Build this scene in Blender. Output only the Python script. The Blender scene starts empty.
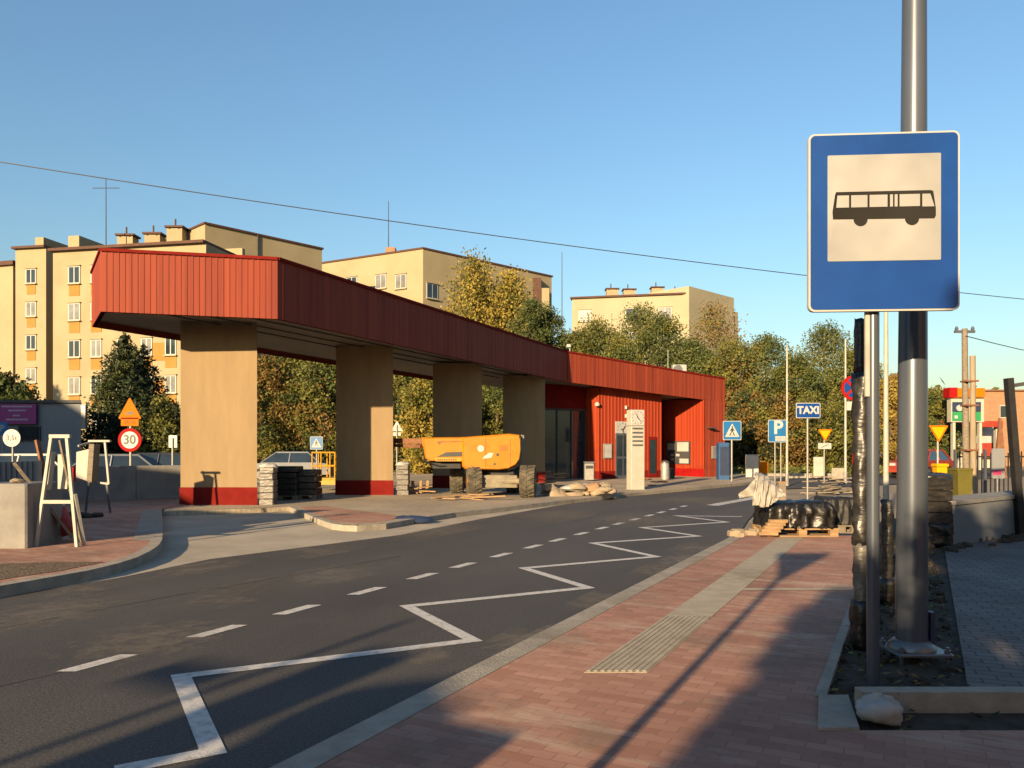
import bpy, math, random
import numpy as np
from mathutils import Vector, Matrix

random.seed(7)
RNG = np.random.default_rng(11)
sc = bpy.context.scene
col = sc.collection
R = math.radians

# ------------------------------------------------------------------ camera, sky, sun, exposure
F, HX, HY, EYE = 770.0, 512.0, 448.0, 1.55      # focal length in pixels, horizon row, eye height
cam_d = bpy.data.cameras.new('camera')
cam = bpy.data.objects.new('camera', cam_d)
col.objects.link(cam)
cam.location = (0, 0, EYE)
cam.rotation_euler = (R(90), 0, 0)
cam_d.sensor_width = 36.0
cam_d.sensor_fit = 'HORIZONTAL'
cam_d.lens = F / 1024.0 * 36.0
cam_d.shift_y = (HY - 384.0) / 1024.0
cam_d.clip_start = 0.05
cam_d.clip_end = 3000
sc.camera = cam

SUN_AZ, SUN_EL = 27.0, 14.5                      # direction the light travels towards; elevation
world = bpy.data.worlds.new('World')
sc.world = world
world.use_nodes = True
wn = world.node_tree.nodes
sky = wn.new('ShaderNodeTexSky')
sky.sky_type = 'NISHITA'
sky.sun_disc = False
sky.sun_elevation = R(SUN_EL)
sky.sun_rotation = R(180 + SUN_AZ)
sky.altitude = 200
sky.air_density = 1.6
sky.dust_density = 1.1
sky.ozone_density = 4.8
wn['Background'].inputs[1].default_value = 0.076
world.node_tree.links.new(sky.outputs[0], wn['Background'].inputs[0])

sun_d = bpy.data.lights.new('sun', 'SUN')
sun_d.energy = 5.0
sun_d.angle = R(0.6)
sun_d.color = (1.0, 0.73, 0.42)
sun = bpy.data.objects.new('sun', sun_d)
col.objects.link(sun)
tr = Vector((math.sin(R(SUN_AZ)) * math.cos(R(SUN_EL)), math.cos(R(SUN_AZ)) * math.cos(R(SUN_EL)), -math.sin(R(SUN_EL))))
sun.rotation_euler = tr.to_track_quat('-Z', 'Y').to_euler()
sun.location = (-20, -40, 30)

sc.view_settings.view_transform = 'Standard'
sc.view_settings.look = 'None'
sc.view_settings.exposure = 1.45
sc.view_settings.gamma = 1.0
sc.view_settings.use_curve_mapping = False
sc.render.engine = 'CYCLES'
sc.cycles.max_bounces = 5
sc.cycles.use_denoising = True


# ------------------------------------------------------------------ helpers
def P(x, y, d):
    return Vector(((x - HX) / F * d, d, EYE + (HY - y) / F * d))


def G(x, y, z=0.0):
    d = (EYE - z) * F / (y - HY)
    return Vector(((x - HX) / F * d, d, z))


def PX(x, d):
    return (x - HX) / F * d


def PZ(y, d):
    return EYE + (HY - y) / F * d


KA = 0.58


def nmat(name, c1, c2=None, rough=0.8, metal=0.0, scale=3.0, detail=6, bump=0.0, bscale=None, spec=0.4,
         lo=0.35, hi=0.65, stretch=(1, 1, 1), coat=0.0):
    if c2 is None:
        c2 = tuple(v * 0.8 for v in c1)
    if not name.startswith('leaf'):
        c1, c2 = tuple(v * KA for v in c1), tuple(v * KA for v in c2)
    m = bpy.data.materials.new(name)
    m.use_nodes = True
    nt = m.node_tree
    b = nt.nodes['Principled BSDF']
    b.inputs['Roughness'].default_value = rough
    b.inputs['Metallic'].default_value = metal
    b.inputs['Specular IOR Level'].default_value = spec
    if coat:
        b.inputs['Coat Weight'].default_value = coat
    tc = nt.nodes.new('ShaderNodeTexCoord')
    mp = nt.nodes.new('ShaderNodeMapping')
    mp.inputs['Scale'].default_value = stretch
    nt.links.new(tc.outputs['Object'], mp.inputs[0])
    if c2 is None:
        c2 = tuple(v * 0.8 for v in c1)
    n = nt.nodes.new('ShaderNodeTexNoise')
    n.inputs['Scale'].default_value = scale
    n.inputs['Detail'].default_value = detail
    n.inputs['Roughness'].default_value = 0.62
    nt.links.new(mp.outputs[0], n.inputs['Vector'])
    r = nt.nodes.new('ShaderNodeValToRGB')
    r.color_ramp.elements[0].position = lo
    r.color_ramp.elements[1].position = hi
    r.color_ramp.elements[0].color = (*c1, 1)
    r.color_ramp.elements[1].color = (*c2, 1)
    nt.links.new(n.outputs['Fac'], r.inputs[0])
    nt.links.new(r.outputs[0], b.inputs['Base Color'])
    if bump:
        n2 = nt.nodes.new('ShaderNodeTexNoise')
        n2.inputs['Scale'].default_value = bscale or scale * 6
        n2.inputs['Detail'].default_value = 4
        nt.links.new(mp.outputs[0], n2.inputs['Vector'])
        bp = nt.nodes.new('ShaderNodeBump')
        bp.inputs['Strength'].default_value = bump
        bp.inputs['Distance'].default_value = 0.02
        nt.links.new(n2.outputs['Fac'], bp.inputs['Height'])
        nt.links.new(bp.outputs[0], b.inputs['Normal'])
    return m


def paver_mat(name, c1, c2, mortar, rotdeg, bw=0.2, bh=0.1, smear=None, smear_amt=0.5, rough=0.85, gap=0.006,
              smear_scale=1.3, smear_stretch=(1, 1, 1)):
    c1, c2, mortar = (tuple(v * KA for v in q) for q in (c1, c2, mortar))
    smear = tuple(v * KA for v in smear) if smear else None
    m = bpy.data.materials.new(name)
    m.use_nodes = True
    nt = m.node_tree
    L = nt.links.new
    b = nt.nodes['Principled BSDF']
    b.inputs['Roughness'].default_value = rough
    b.inputs['Specular IOR Level'].default_value = 0.25
    tc = nt.nodes.new('ShaderNodeTexCoord')
    mp = nt.nodes.new('ShaderNodeMapping')
    mp.inputs['Rotation'].default_value = (0, 0, R(rotdeg))
    L(tc.outputs['Object'], mp.inputs[0])
    br = nt.nodes.new('ShaderNodeTexBrick')
    br.inputs['Color1'].default_value = (*c1, 1)
    br.inputs['Color2'].default_value = (*c2, 1)
    br.inputs['Mortar'].default_value = (*mortar, 1)
    br.inputs['Scale'].default_value = 1.0
    br.inputs['Brick Width'].default_value = bw
    br.inputs['Row Height'].default_value = bh
    br.inputs['Mortar Size'].default_value = gap
    br.inputs['Mortar Smooth'].default_value = 0.3
    br.inputs['Bias'].default_value = 0.0
    L(mp.outputs[0], br.inputs['Vector'])
    # blotchy sand left on the stones and broad tone changes between batches
    n = nt.nodes.new('ShaderNodeTexNoise')
    n.inputs['Scale'].default_value = 0.55
    n.inputs['Detail'].default_value = 5
    L(mp.outputs[0], n.inputs['Vector'])
    hs = nt.nodes.new('ShaderNodeMixRGB')
    hs.blend_type = 'MULTIPLY'
    hs.inputs[0].default_value = 1.0
    rr = nt.nodes.new('ShaderNodeValToRGB')
    rr.color_ramp.elements[0].position = 0.3
    rr.color_ramp.elements[1].position = 0.7
    rr.color_ramp.elements[0].color = (0.72, 0.7, 0.7, 1)
    rr.color_ramp.elements[1].color = (1.1, 1.08, 1.05, 1)
    L(n.outputs['Fac'], rr.inputs[0])
    L(br.outputs['Color'], hs.inputs[1])
    L(rr.outputs[0], hs.inputs[2])
    out = hs.outputs[0]
    if smear:
        mp2 = nt.nodes.new('ShaderNodeMapping')
        mp2.inputs['Scale'].default_value = smear_stretch
        L(mp.outputs[0], mp2.inputs[0])
        n3 = nt.nodes.new('ShaderNodeTexNoise')
        n3.inputs['Scale'].default_value = smear_scale
        n3.inputs['Detail'].default_value = 9
        n3.inputs['Roughness'].default_value = 0.75
        L(mp2.outputs[0], n3.inputs['Vector'])
        r3 = nt.nodes.new('ShaderNodeValToRGB')
        r3.color_ramp.elements[0].position = 0.52
        r3.color_ramp.elements[1].position = 0.72
        r3.color_ramp.elements[0].color = (0, 0, 0, 1)
        r3.color_ramp.elements[1].color = (smear_amt,) * 3 + (1,)
        L(n3.outputs['Fac'], r3.inputs[0])
        mx = nt.nodes.new('ShaderNodeMixRGB')
        L(r3.outputs[0], mx.inputs[0])
        L(out, mx.inputs[1])
        mx.inputs[2].default_value = (*smear, 1)
        out = mx.outputs[0]
    L(out, b.inputs['Base Color'])
    bp = nt.nodes.new('ShaderNodeBump')
    bp.inputs['Strength'].default_value = 0.5
    bp.inputs['Distance'].default_value = 0.004
    bp.invert = True
    L(br.outputs['Fac'], bp.inputs['Height'])
    L(bp.outputs[0], b.inputs['Normal'])
    return m


def asphalt_mat():
    m = bpy.data.materials.new('asphalt')
    m.use_nodes = True
    nt = m.node_tree
    L = nt.links.new
    b = nt.nodes['Principled BSDF']
    b.inputs['Roughness'].default_value = 0.78
    b.inputs['Specular IOR Level'].default_value = 0.3
    tc = nt.nodes.new('ShaderNodeTexCoord')
    mp = nt.nodes.new('ShaderNodeMapping')
    mp.inputs['Rotation'].default_value = (0, 0, R(27))
    L(tc.outputs['Object'], mp.inputs[0])

    def noise(scale, stretch=(1, 1, 1), det=6, rough=0.6):
        q = nt.nodes.new('ShaderNodeMapping')
        q.inputs['Scale'].default_value = stretch
        L(mp.outputs[0], q.inputs[0])
        n = nt.nodes.new('ShaderNodeTexNoise')
        n.inputs['Scale'].default_value = scale
        n.inputs['Detail'].default_value = det
        n.inputs['Roughness'].default_value = rough
        L(q.outputs[0], n.inputs['Vector'])
        return n.outputs['Fac']

    def ramp(f, p0, c0, p1, c1):
        r = nt.nodes.new('ShaderNodeValToRGB')
        r.color_ramp.elements[0].position = p0
        r.color_ramp.elements[1].position = p1
        r.color_ramp.elements[0].color = (*c0, 1)
        r.color_ramp.elements[1].color = (*c1, 1)
        L(f, r.inputs[0])
        return r.outputs[0]

    base = ramp(noise(60, det=3), 0.3, (0.024, 0.0235, 0.023), 0.75, (0.086, 0.081, 0.077))
    broad = ramp(noise(0.5, (1.0, 0.35, 1)), 0.3, (0.72, 0.72, 0.74), 0.72, (1.25, 1.2, 1.12))
    mu = nt.nodes.new('ShaderNodeMixRGB')
    mu.blend_type = 'MULTIPLY'
    mu.inputs[0].default_value = 1
    L(base, mu.inputs[1])
    L(broad, mu.inputs[2])
    # sand dragged over the tarmac by site traffic
    sand = ramp(noise(0.9, (1.0, 0.45, 1), 10, 0.72), 0.55, (0, 0, 0), 0.85, (0.22, 0.22, 0.22))
    mx = nt.nodes.new('ShaderNodeMixRGB')
    L(sand, mx.inputs[0])
    L(mu.outputs[0], mx.inputs[1])
    mx.inputs[2].default_value = (0.16, 0.14, 0.105, 1)
    # small pale crumbs of grit
    vo = nt.nodes.new('ShaderNodeTexVoronoi')
    vo.inputs['Scale'].default_value = 9
    L(mp.outputs[0], vo.inputs['Vector'])
    grit = ramp(vo.outputs['Distance'], 0.03, (0.5, 0.5, 0.5), 0.075, (0, 0, 0))
    gm = nt.nodes.new('ShaderNodeMixRGB')
    gm.blend_type = 'MULTIPLY'
    gm.inputs[0].default_value = 1
    L(grit, gm.inputs[1])
    L(ramp(noise(1.7), 0.5, (0, 0, 0), 0.62, (1, 1, 1)), gm.inputs[2])
    m3 = nt.nodes.new('ShaderNodeMixRGB')
    L(gm.outputs[0], m3.inputs[0])
    L(mx.outputs[0], m3.inputs[1])
    m3.inputs[2].default_value = (0.22, 0.20, 0.165, 1)
    L(m3.outputs[0], b.inputs['Base Color'])
    bp = nt.nodes.new('ShaderNodeBump')
    bp.inputs['Strength'].default_value = 0.35
    bp.inputs['Distance'].default_value = 0.01
    L(noise(110, det=2), bp.inputs['Height'])
    L(bp.outputs[0], b.inputs['Normal'])
    return m


def leaf_mat(name, c1, c2, trans=0.3):
    m = nmat(name, c1, c2, rough=0.65, scale=0.9, spec=0.25)
    b = m.node_tree.nodes['Principled BSDF']
    nt = m.node_tree
    tl = nt.nodes.new('ShaderNodeBsdfTranslucent')
    for n in nt.nodes:
        if n.type == 'VALTORGB':
            nt.links.new(n.outputs[0], tl.inputs[0])
    mx = nt.nodes.new('ShaderNodeMixShader')
    mx.inputs[0].default_value = trans
    nt.links.new(b.outputs[0], mx.inputs[1])
    nt.links.new(tl.outputs[0], mx.inputs[2])
    nt.links.new(mx.outputs[0], nt.nodes['Material Output'].inputs[0])
    return m


def glass_mat(name, c, rough=0.08, spec=0.8):
    m = nmat(name, c, tuple(v * 0.6 for v in c), rough=rough, scale=1.5, spec=spec)
    return m


def film_mat(name, c1, c2, rough=0.3):
    return nmat(name, c1, c2, rough=rough, scale=7, detail=8, bump=0.45, bscale=10, spec=0.5, stretch=(1, 1, 2.4))


M = {}
M['asphalt'] = asphalt_mat()
M['earth'] = nmat('earth', (0.11, 0.072, 0.042), (0.22, 0.15, 0.09), 0.95, scale=9, bump=1.0, bscale=30)
M['sand'] = nmat('sand', (0.27, 0.215, 0.15), (0.42, 0.34, 0.24), 0.95, scale=1.1, detail=9, bump=0.6, bscale=25)
M['soil_dark'] = nmat('soil_dark', (0.03, 0.024, 0.018), (0.09, 0.07, 0.045), 0.95, scale=7, bump=1.0, bscale=40)
M['conc_lane'] = nmat('conc_lane', (0.42, 0.36, 0.275), (0.58, 0.50, 0.385), 0.9, scale=0.9, detail=9, bump=0.3, bscale=60)
M['conc_kerb'] = nmat('conc_kerb', (0.33, 0.295, 0.24), (0.48, 0.43, 0.35), 0.9, scale=5, bump=0.4, bscale=60)
M['conc_wall'] = nmat('conc_wall', (0.24, 0.23, 0.22), (0.33, 0.315, 0.29), 0.9, scale=2.5, bump=0.3, bscale=50)
M['paver_red'] = paver_mat('paver_red', (0.46, 0.235, 0.165), (0.60, 0.335, 0.245), (0.40, 0.235, 0.17), 27, bw=.17, bh=0.085, gap=.004, smear=(0.66, 0.53, 0.39), smear_amt=0.85, smear_scale=2.6, smear_stretch=(0.35, 1.4, 1))
M['paver_grey'] = paver_mat('paver_grey', (0.20, 0.19, 0.19), (0.27, 0.26, 0.25), (0.07, 0.06, 0.055), 20, bw=0.2, bh=0.1, smear=(0.08, 0.06, 0.045), smear_amt=0.7, smear_scale=1.5)
M['paver_pale'] = paver_mat('paver_pale', (0.52, 0.44, 0.32), (0.62, 0.53, 0.39), (0.38, 0.31, 0.23), 27, smear=(0.5, 0.42, 0.3), smear_amt=0.5)
M['tactile'] = nmat('tactile', (0.44, 0.375, 0.275), (0.54, 0.47, 0.355), 0.85, scale=6, bump=0.3)
M['paint'] = nmat('paint', (0.74, 0.72, 0.68), (0.34, 0.33, 0.31), 0.7, scale=14, detail=12, lo=0.48, hi=0.76, bump=0.2)
M['fascia'] = nmat('fascia', (0.21, 0.034, 0.019), (0.35, 0.062, 0.027), 0.65, scale=4.5, detail=4, spec=0.16, lo=.3, hi=.7, stretch=(1, 1, 0.03))  # extra blue in the base colour stands for reflected sky
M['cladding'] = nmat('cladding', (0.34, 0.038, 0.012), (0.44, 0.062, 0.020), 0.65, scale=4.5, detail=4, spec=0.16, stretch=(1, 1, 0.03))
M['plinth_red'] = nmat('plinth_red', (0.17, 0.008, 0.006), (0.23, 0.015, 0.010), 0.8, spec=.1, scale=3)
M['soffit'] = nmat('soffit', (0.30, 0.26, 0.22), (0.36, 0.32, 0.27), 0.8, scale=2, stretch=(1, 0.2, 1))
M['roof_dark'] = nmat('roof_dark', (0.05, 0.05, 0.055), (0.08, 0.08, 0.08), 0.8)
M['render_yellow'] = nmat('render_yellow', (0.315, 0.222, 0.118), (0.37, 0.262, 0.142), 0.9, scale=2.2, stretch=(1.6, 1.6, .35), detail=9, bump=0.12, bscale=90)
M['facade'] = nmat('facade', (0.39, 0.32, 0.19), (0.46, 0.385, 0.24), 0.9, scale=0.35, detail=8)
M['facade_pale'] = nmat('facade_pale', (0.44, 0.39, 0.26), (0.50, 0.445, 0.30), 0.9, scale=0.35, detail=8)
M['panel_orange'] = nmat('panel_orange', (0.42, 0.21, 0.045), (0.47, 0.25, 0.06), 0.9, scale=1)
M['roof_brown'] = nmat('roof_brown', (0.085, 0.036, 0.022), (0.12, 0.055, 0.035), 0.8)
M['white_frame'] = nmat('white_frame', (0.52, 0.50, 0.47), (0.58, 0.56, 0.53), 0.5)
M['glass_dark'] = glass_mat('glass_dark', (0.03, 0.045, 0.055))
M['glass_curtain'] = glass_mat('glass_curtain', (0.30, 0.30, 0.29), 0.15)
M['glass_teal'] = glass_mat('glass_teal', (0.03, 0.06, 0.07), 0.06)
M['steel'] = nmat('steel', (0.20, 0.21, 0.22), (0.27, 0.28, 0.29), 0.42, metal=0.65, scale=4, stretch=(1, 1, 0.3))
M['steel_blue'] = nmat('steel_blue', (0.11, 0.13, 0.165), (0.145, 0.165, 0.20), 0.30, metal=0.35, scale=3, stretch=(1, 1, 0.2))
M['galv'] = nmat('galv', (0.34, 0.33, 0.31), (0.42, 0.41, 0.385), 0.5, metal=0.3, scale=6)
M['white_metal'] = nmat('white_metal', (0.42, 0.40, 0.34), (0.54, 0.52, 0.45), 0.55, scale=6, detail=8)
M['white_board'] = nmat('white_board', (0.50, 0.47, 0.39), (0.58, 0.55, 0.47), 0.6, scale=4)
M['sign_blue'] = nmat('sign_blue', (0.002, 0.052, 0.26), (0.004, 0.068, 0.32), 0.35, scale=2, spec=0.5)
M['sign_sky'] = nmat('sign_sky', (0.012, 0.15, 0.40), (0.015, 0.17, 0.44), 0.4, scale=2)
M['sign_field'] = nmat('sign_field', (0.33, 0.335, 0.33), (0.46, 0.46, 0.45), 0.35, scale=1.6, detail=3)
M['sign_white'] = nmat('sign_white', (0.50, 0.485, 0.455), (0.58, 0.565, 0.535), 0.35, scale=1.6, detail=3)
M['sign_black'] = nmat('sign_black', (0.03, 0.03, 0.03), (0.045, 0.045, 0.045), 0.5)
M['bus_black'] = nmat('bus_black', (0.022, 0.020, 0.018), (0.032, 0.030, 0.027), 0.8, spec=.1)
M['sign_red'] = nmat('sign_red', (0.36, 0.008, 0.008), (0.40, 0.012, 0.010), 0.7, spec=.1)
M['sign_orange'] = nmat('sign_orange', (0.66, 0.175, 0.003), (0.70, 0.195, 0.005), 0.7, spec=.1)
M['sign_yellow'] = nmat('sign_yellow', (0.74, 0.42, 0.004), (0.78, 0.45, 0.006), 0.7, spec=.1)
M['sign_back'] = nmat('sign_back', (0.48, 0.46, 0.42), (0.56, 0.54, 0.50), 0.5, metal=0.2)
M['lift_orange'] = nmat('lift_orange', (0.52, 0.185, 0.002), (0.63, 0.235, 0.005), 0.5, scale=3, detail=8, spec=0.25, coat=0.05)
M['lift_yellow'] = nmat('lift_yellow', (0.56, 0.29, 0.003), (0.62, 0.33, 0.006), 0.45, scale=3)
M['tyre'] = nmat('tyre', (0.055, 0.048, 0.036), (0.17, 0.145, 0.10), 0.95, scale=6, detail=8, bump=0.5)
M['chassis'] = nmat('chassis', (0.22, 0.19, 0.13), (0.34, 0.29, 0.20), 0.85, scale=5, detail=8)
M['black'] = nmat('black', (0.010, 0.010, 0.011), (0.022, 0.022, 0.022), 0.6, scale=5)
M['black_film'] = film_mat('black_film', (0.006, 0.006, 0.006), (0.016, 0.014, 0.012), 0.38)
M['grey_film'] = film_mat('grey_film', (0.10, 0.092, 0.08), (0.22, 0.20, 0.17), 0.4)
M['dark_film'] = film_mat('dark_film', (0.012, 0.012, 0.013), (0.045, 0.040, 0.033), 0.38)
M['sheet'] = nmat('sheet', (0.36, 0.335, 0.29), (0.46, 0.43, 0.375), 0.6, scale=4, bump=0.6, bscale=14)
M['wood'] = nmat('wood', (0.30, 0.18, 0.085), (0.45, 0.29, 0.15), 0.85, scale=4, stretch=(1, 6, 6))
M['wood_grey'] = nmat('wood_grey', (0.20, 0.165, 0.12), (0.32, 0.26, 0.19), 0.9, scale=4, stretch=(1, 6, 6))
M['pole_wood'] = nmat('pole_wood', (0.30, 0.24, 0.16), (0.42, 0.34, 0.23), 0.9, scale=5, stretch=(4, 4, 0.4))
M['stone'] = nmat('stone', (0.38, 0.38, 0.37), (0.56, 0.55, 0.51), 0.85, scale=6, detail=8, bump=0.5, bscale=20)
M['brick_far'] = nmat('brick_far', (0.36, 0.20, 0.11), (0.42, 0.25, 0.14), 0.9, scale=3)
M['grey_wall'] = nmat('grey_wall', (0.22, 0.235, 0.25), (0.28, 0.295, 0.31), 0.9, scale=0.7, detail=8)
M['purple'] = nmat('purple', (0.28, 0.02, 0.17), (0.32, 0.03, 0.20), 0.6, scale=1)
M['pink'] = nmat('pink', (0.60, 0.05, 0.16), (0.64, 0.07, 0.2), 0.6)
M['lilac'] = nmat('lilac', (0.55, 0.42, 0.55), (0.6, 0.47, 0.6), 0.6)
M['car_white'] = nmat('car_white', (0.70, 0.70, 0.68), (0.74, 0.74, 0.72), 0.25, spec=0.6, coat=0.6)
M['car_silver'] = nmat('car_silver', (0.30, 0.32, 0.35), (0.36, 0.38, 0.41), 0.3, metal=0.5, coat=0.5)
M['car_dark'] = nmat('car_dark', (0.03, 0.035, 0.05), (0.045, 0.05, 0.065), 0.25, spec=0.6, coat=0.6)
M['red_bag'] = nmat('red_bag', (0.38, 0.02, 0.025), (0.50, 0.05, 0.045), 0.6, scale=6, bump=0.7, bscale=15)
M['white_bag'] = nmat('white_bag', (0.52, 0.50, 0.46), (0.66, 0.63, 0.58), 0.6, scale=6, bump=0.7, bscale=15)
M['green'] = nmat('green', (0.02, 0.30, 0.10), (0.03, 0.34, 0.12), 0.5)
M['navy'] = nmat('navy', (0.02, 0.035, 0.09), (0.03, 0.05, 0.12), 0.5)
M['red_far'] = nmat('red_far', (0.34, 0.03, 0.012), (0.40, 0.05, 0.02), 0.6)
M['olive_box'] = nmat('olive_box', (0.12, 0.105, 0.012), (0.16, 0.14, 0.02), 0.6)  # base colour darkened for the shade the container stands in
M['blue_cab'] = nmat('blue_cab', (0.03, 0.10, 0.24), (0.04, 0.12, 0.28), 0.5)
M['bark'] = nmat('bark', (0.07, 0.05, 0.035), (0.14, 0.10, 0.07), 0.95, scale=5, stretch=(3, 3, 0.5), bump=0.8)
M['bark_birch'] = nmat('bark_birch', (0.42, 0.40, 0.36), (0.14, 0.12, 0.10), 0.9, scale=4, stretch=(1, 1, 3))
M['grass'] = nmat('grass', (0.07, 0.09, 0.015), (0.15, 0.16, 0.03), 0.95, scale=6, bump=1.0)
M['rubble'] = nmat('rubble', (0.32, 0.25, 0.17), (0.46, 0.37, 0.26), 0.95, scale=4, bump=0.8)
M['rust'] = nmat('rust', (0.20, 0.08, 0.04), (0.30, 0.14, 0.07), 0.9, scale=5)
M['leaf_spruce'] = leaf_mat('leaf_spruce', (0.022, 0.036, 0.018), (0.052, 0.066, 0.028), 0.12)
M['leaf_olive'] = leaf_mat('leaf_olive', (0.095, 0.102, 0.022), (0.175, 0.162, 0.034))
M['leaf_green'] = leaf_mat('leaf_green', (0.042, 0.064, 0.020), (0.092, 0.108, 0.030))
M['leaf_rust'] = leaf_mat('leaf_rust', (0.145, 0.088, 0.024), (0.20, 0.125, 0.032))
M['leaf_birch'] = leaf_mat('leaf_birch', (0.25, 0.195, 0.036), (0.35, 0.26, 0.055), 0.35)
M['leaf_pine'] = leaf_mat('leaf_pine', (0.058, 0.078, 0.026), (0.125, 0.132, 0.040), 0.2)
M['leaf_dark'] = leaf_mat('leaf_dark', (0.020, 0.026, 0.010), (0.045, 0.050, 0.018), 0.2)
M['leaf_bare'] = leaf_mat('leaf_bare', (0.19, 0.115, 0.055), (0.25, 0.16, 0.08), 0.2)

def dust_mat():
    m = bpy.data.materials.new('dust')
    m.use_nodes = True
    nt = m.node_tree
    L = nt.links.new
    b = nt.nodes['Principled BSDF']
    b.inputs['Roughness'].default_value = .95
    b.inputs['Specular IOR Level'].default_value = .1
    b.inputs['Base Color'].default_value = (.25, .215, .165, 1)
    tc = nt.nodes.new('ShaderNodeTexCoord')
    mp = nt.nodes.new('ShaderNodeMapping')
    mp.inputs['Location'].default_value = (-1, -1, 0)
    mp.inputs['Scale'].default_value = (2, 2, 0)
    L(tc.outputs['Generated'], mp.inputs[0])
    ln = nt.nodes.new('ShaderNodeVectorMath')
    ln.operation = 'LENGTH'
    L(mp.outputs[0], ln.inputs[0])
    n = nt.nodes.new('ShaderNodeTexNoise')
    n.inputs['Scale'].default_value = 5.5
    n.inputs['Detail'].default_value = 12
    n.inputs['Roughness'].default_value = .72
    L(tc.outputs['Object'], n.inputs['Vector'])
    r = nt.nodes.new('ShaderNodeMapRange')
    r.inputs['From Min'].default_value = .15
    r.inputs['From Max'].default_value = 1.0
    r.inputs['To Min'].default_value = .62
    r.inputs['To Max'].default_value = .25
    L(ln.outputs['Value'], r.inputs['Value'])
    a = nt.nodes.new('ShaderNodeMath')
    a.operation = 'ADD'
    L(n.outputs['Fac'], a.inputs[0])
    L(r.outputs[0], a.inputs[1])
    k = nt.nodes.new('ShaderNodeMapRange')
    k.inputs['From Min'].default_value = .95
    k.inputs['From Max'].default_value = 1.18
    k.inputs['To Max'].default_value = .28
    L(a.outputs[0], k.inputs['Value'])
    t = nt.nodes.new('ShaderNodeBsdfTransparent')
    x = nt.nodes.new('ShaderNodeMixShader')
    L(k.outputs[0], x.inputs[0])
    L(t.outputs[0], x.inputs[1])
    L(b.outputs[0], x.inputs[2])
    L(x.outputs[0], nt.nodes['Material Output'].inputs[0])
    return m


M['dust'] = dust_mat()
INFO = {}


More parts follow.
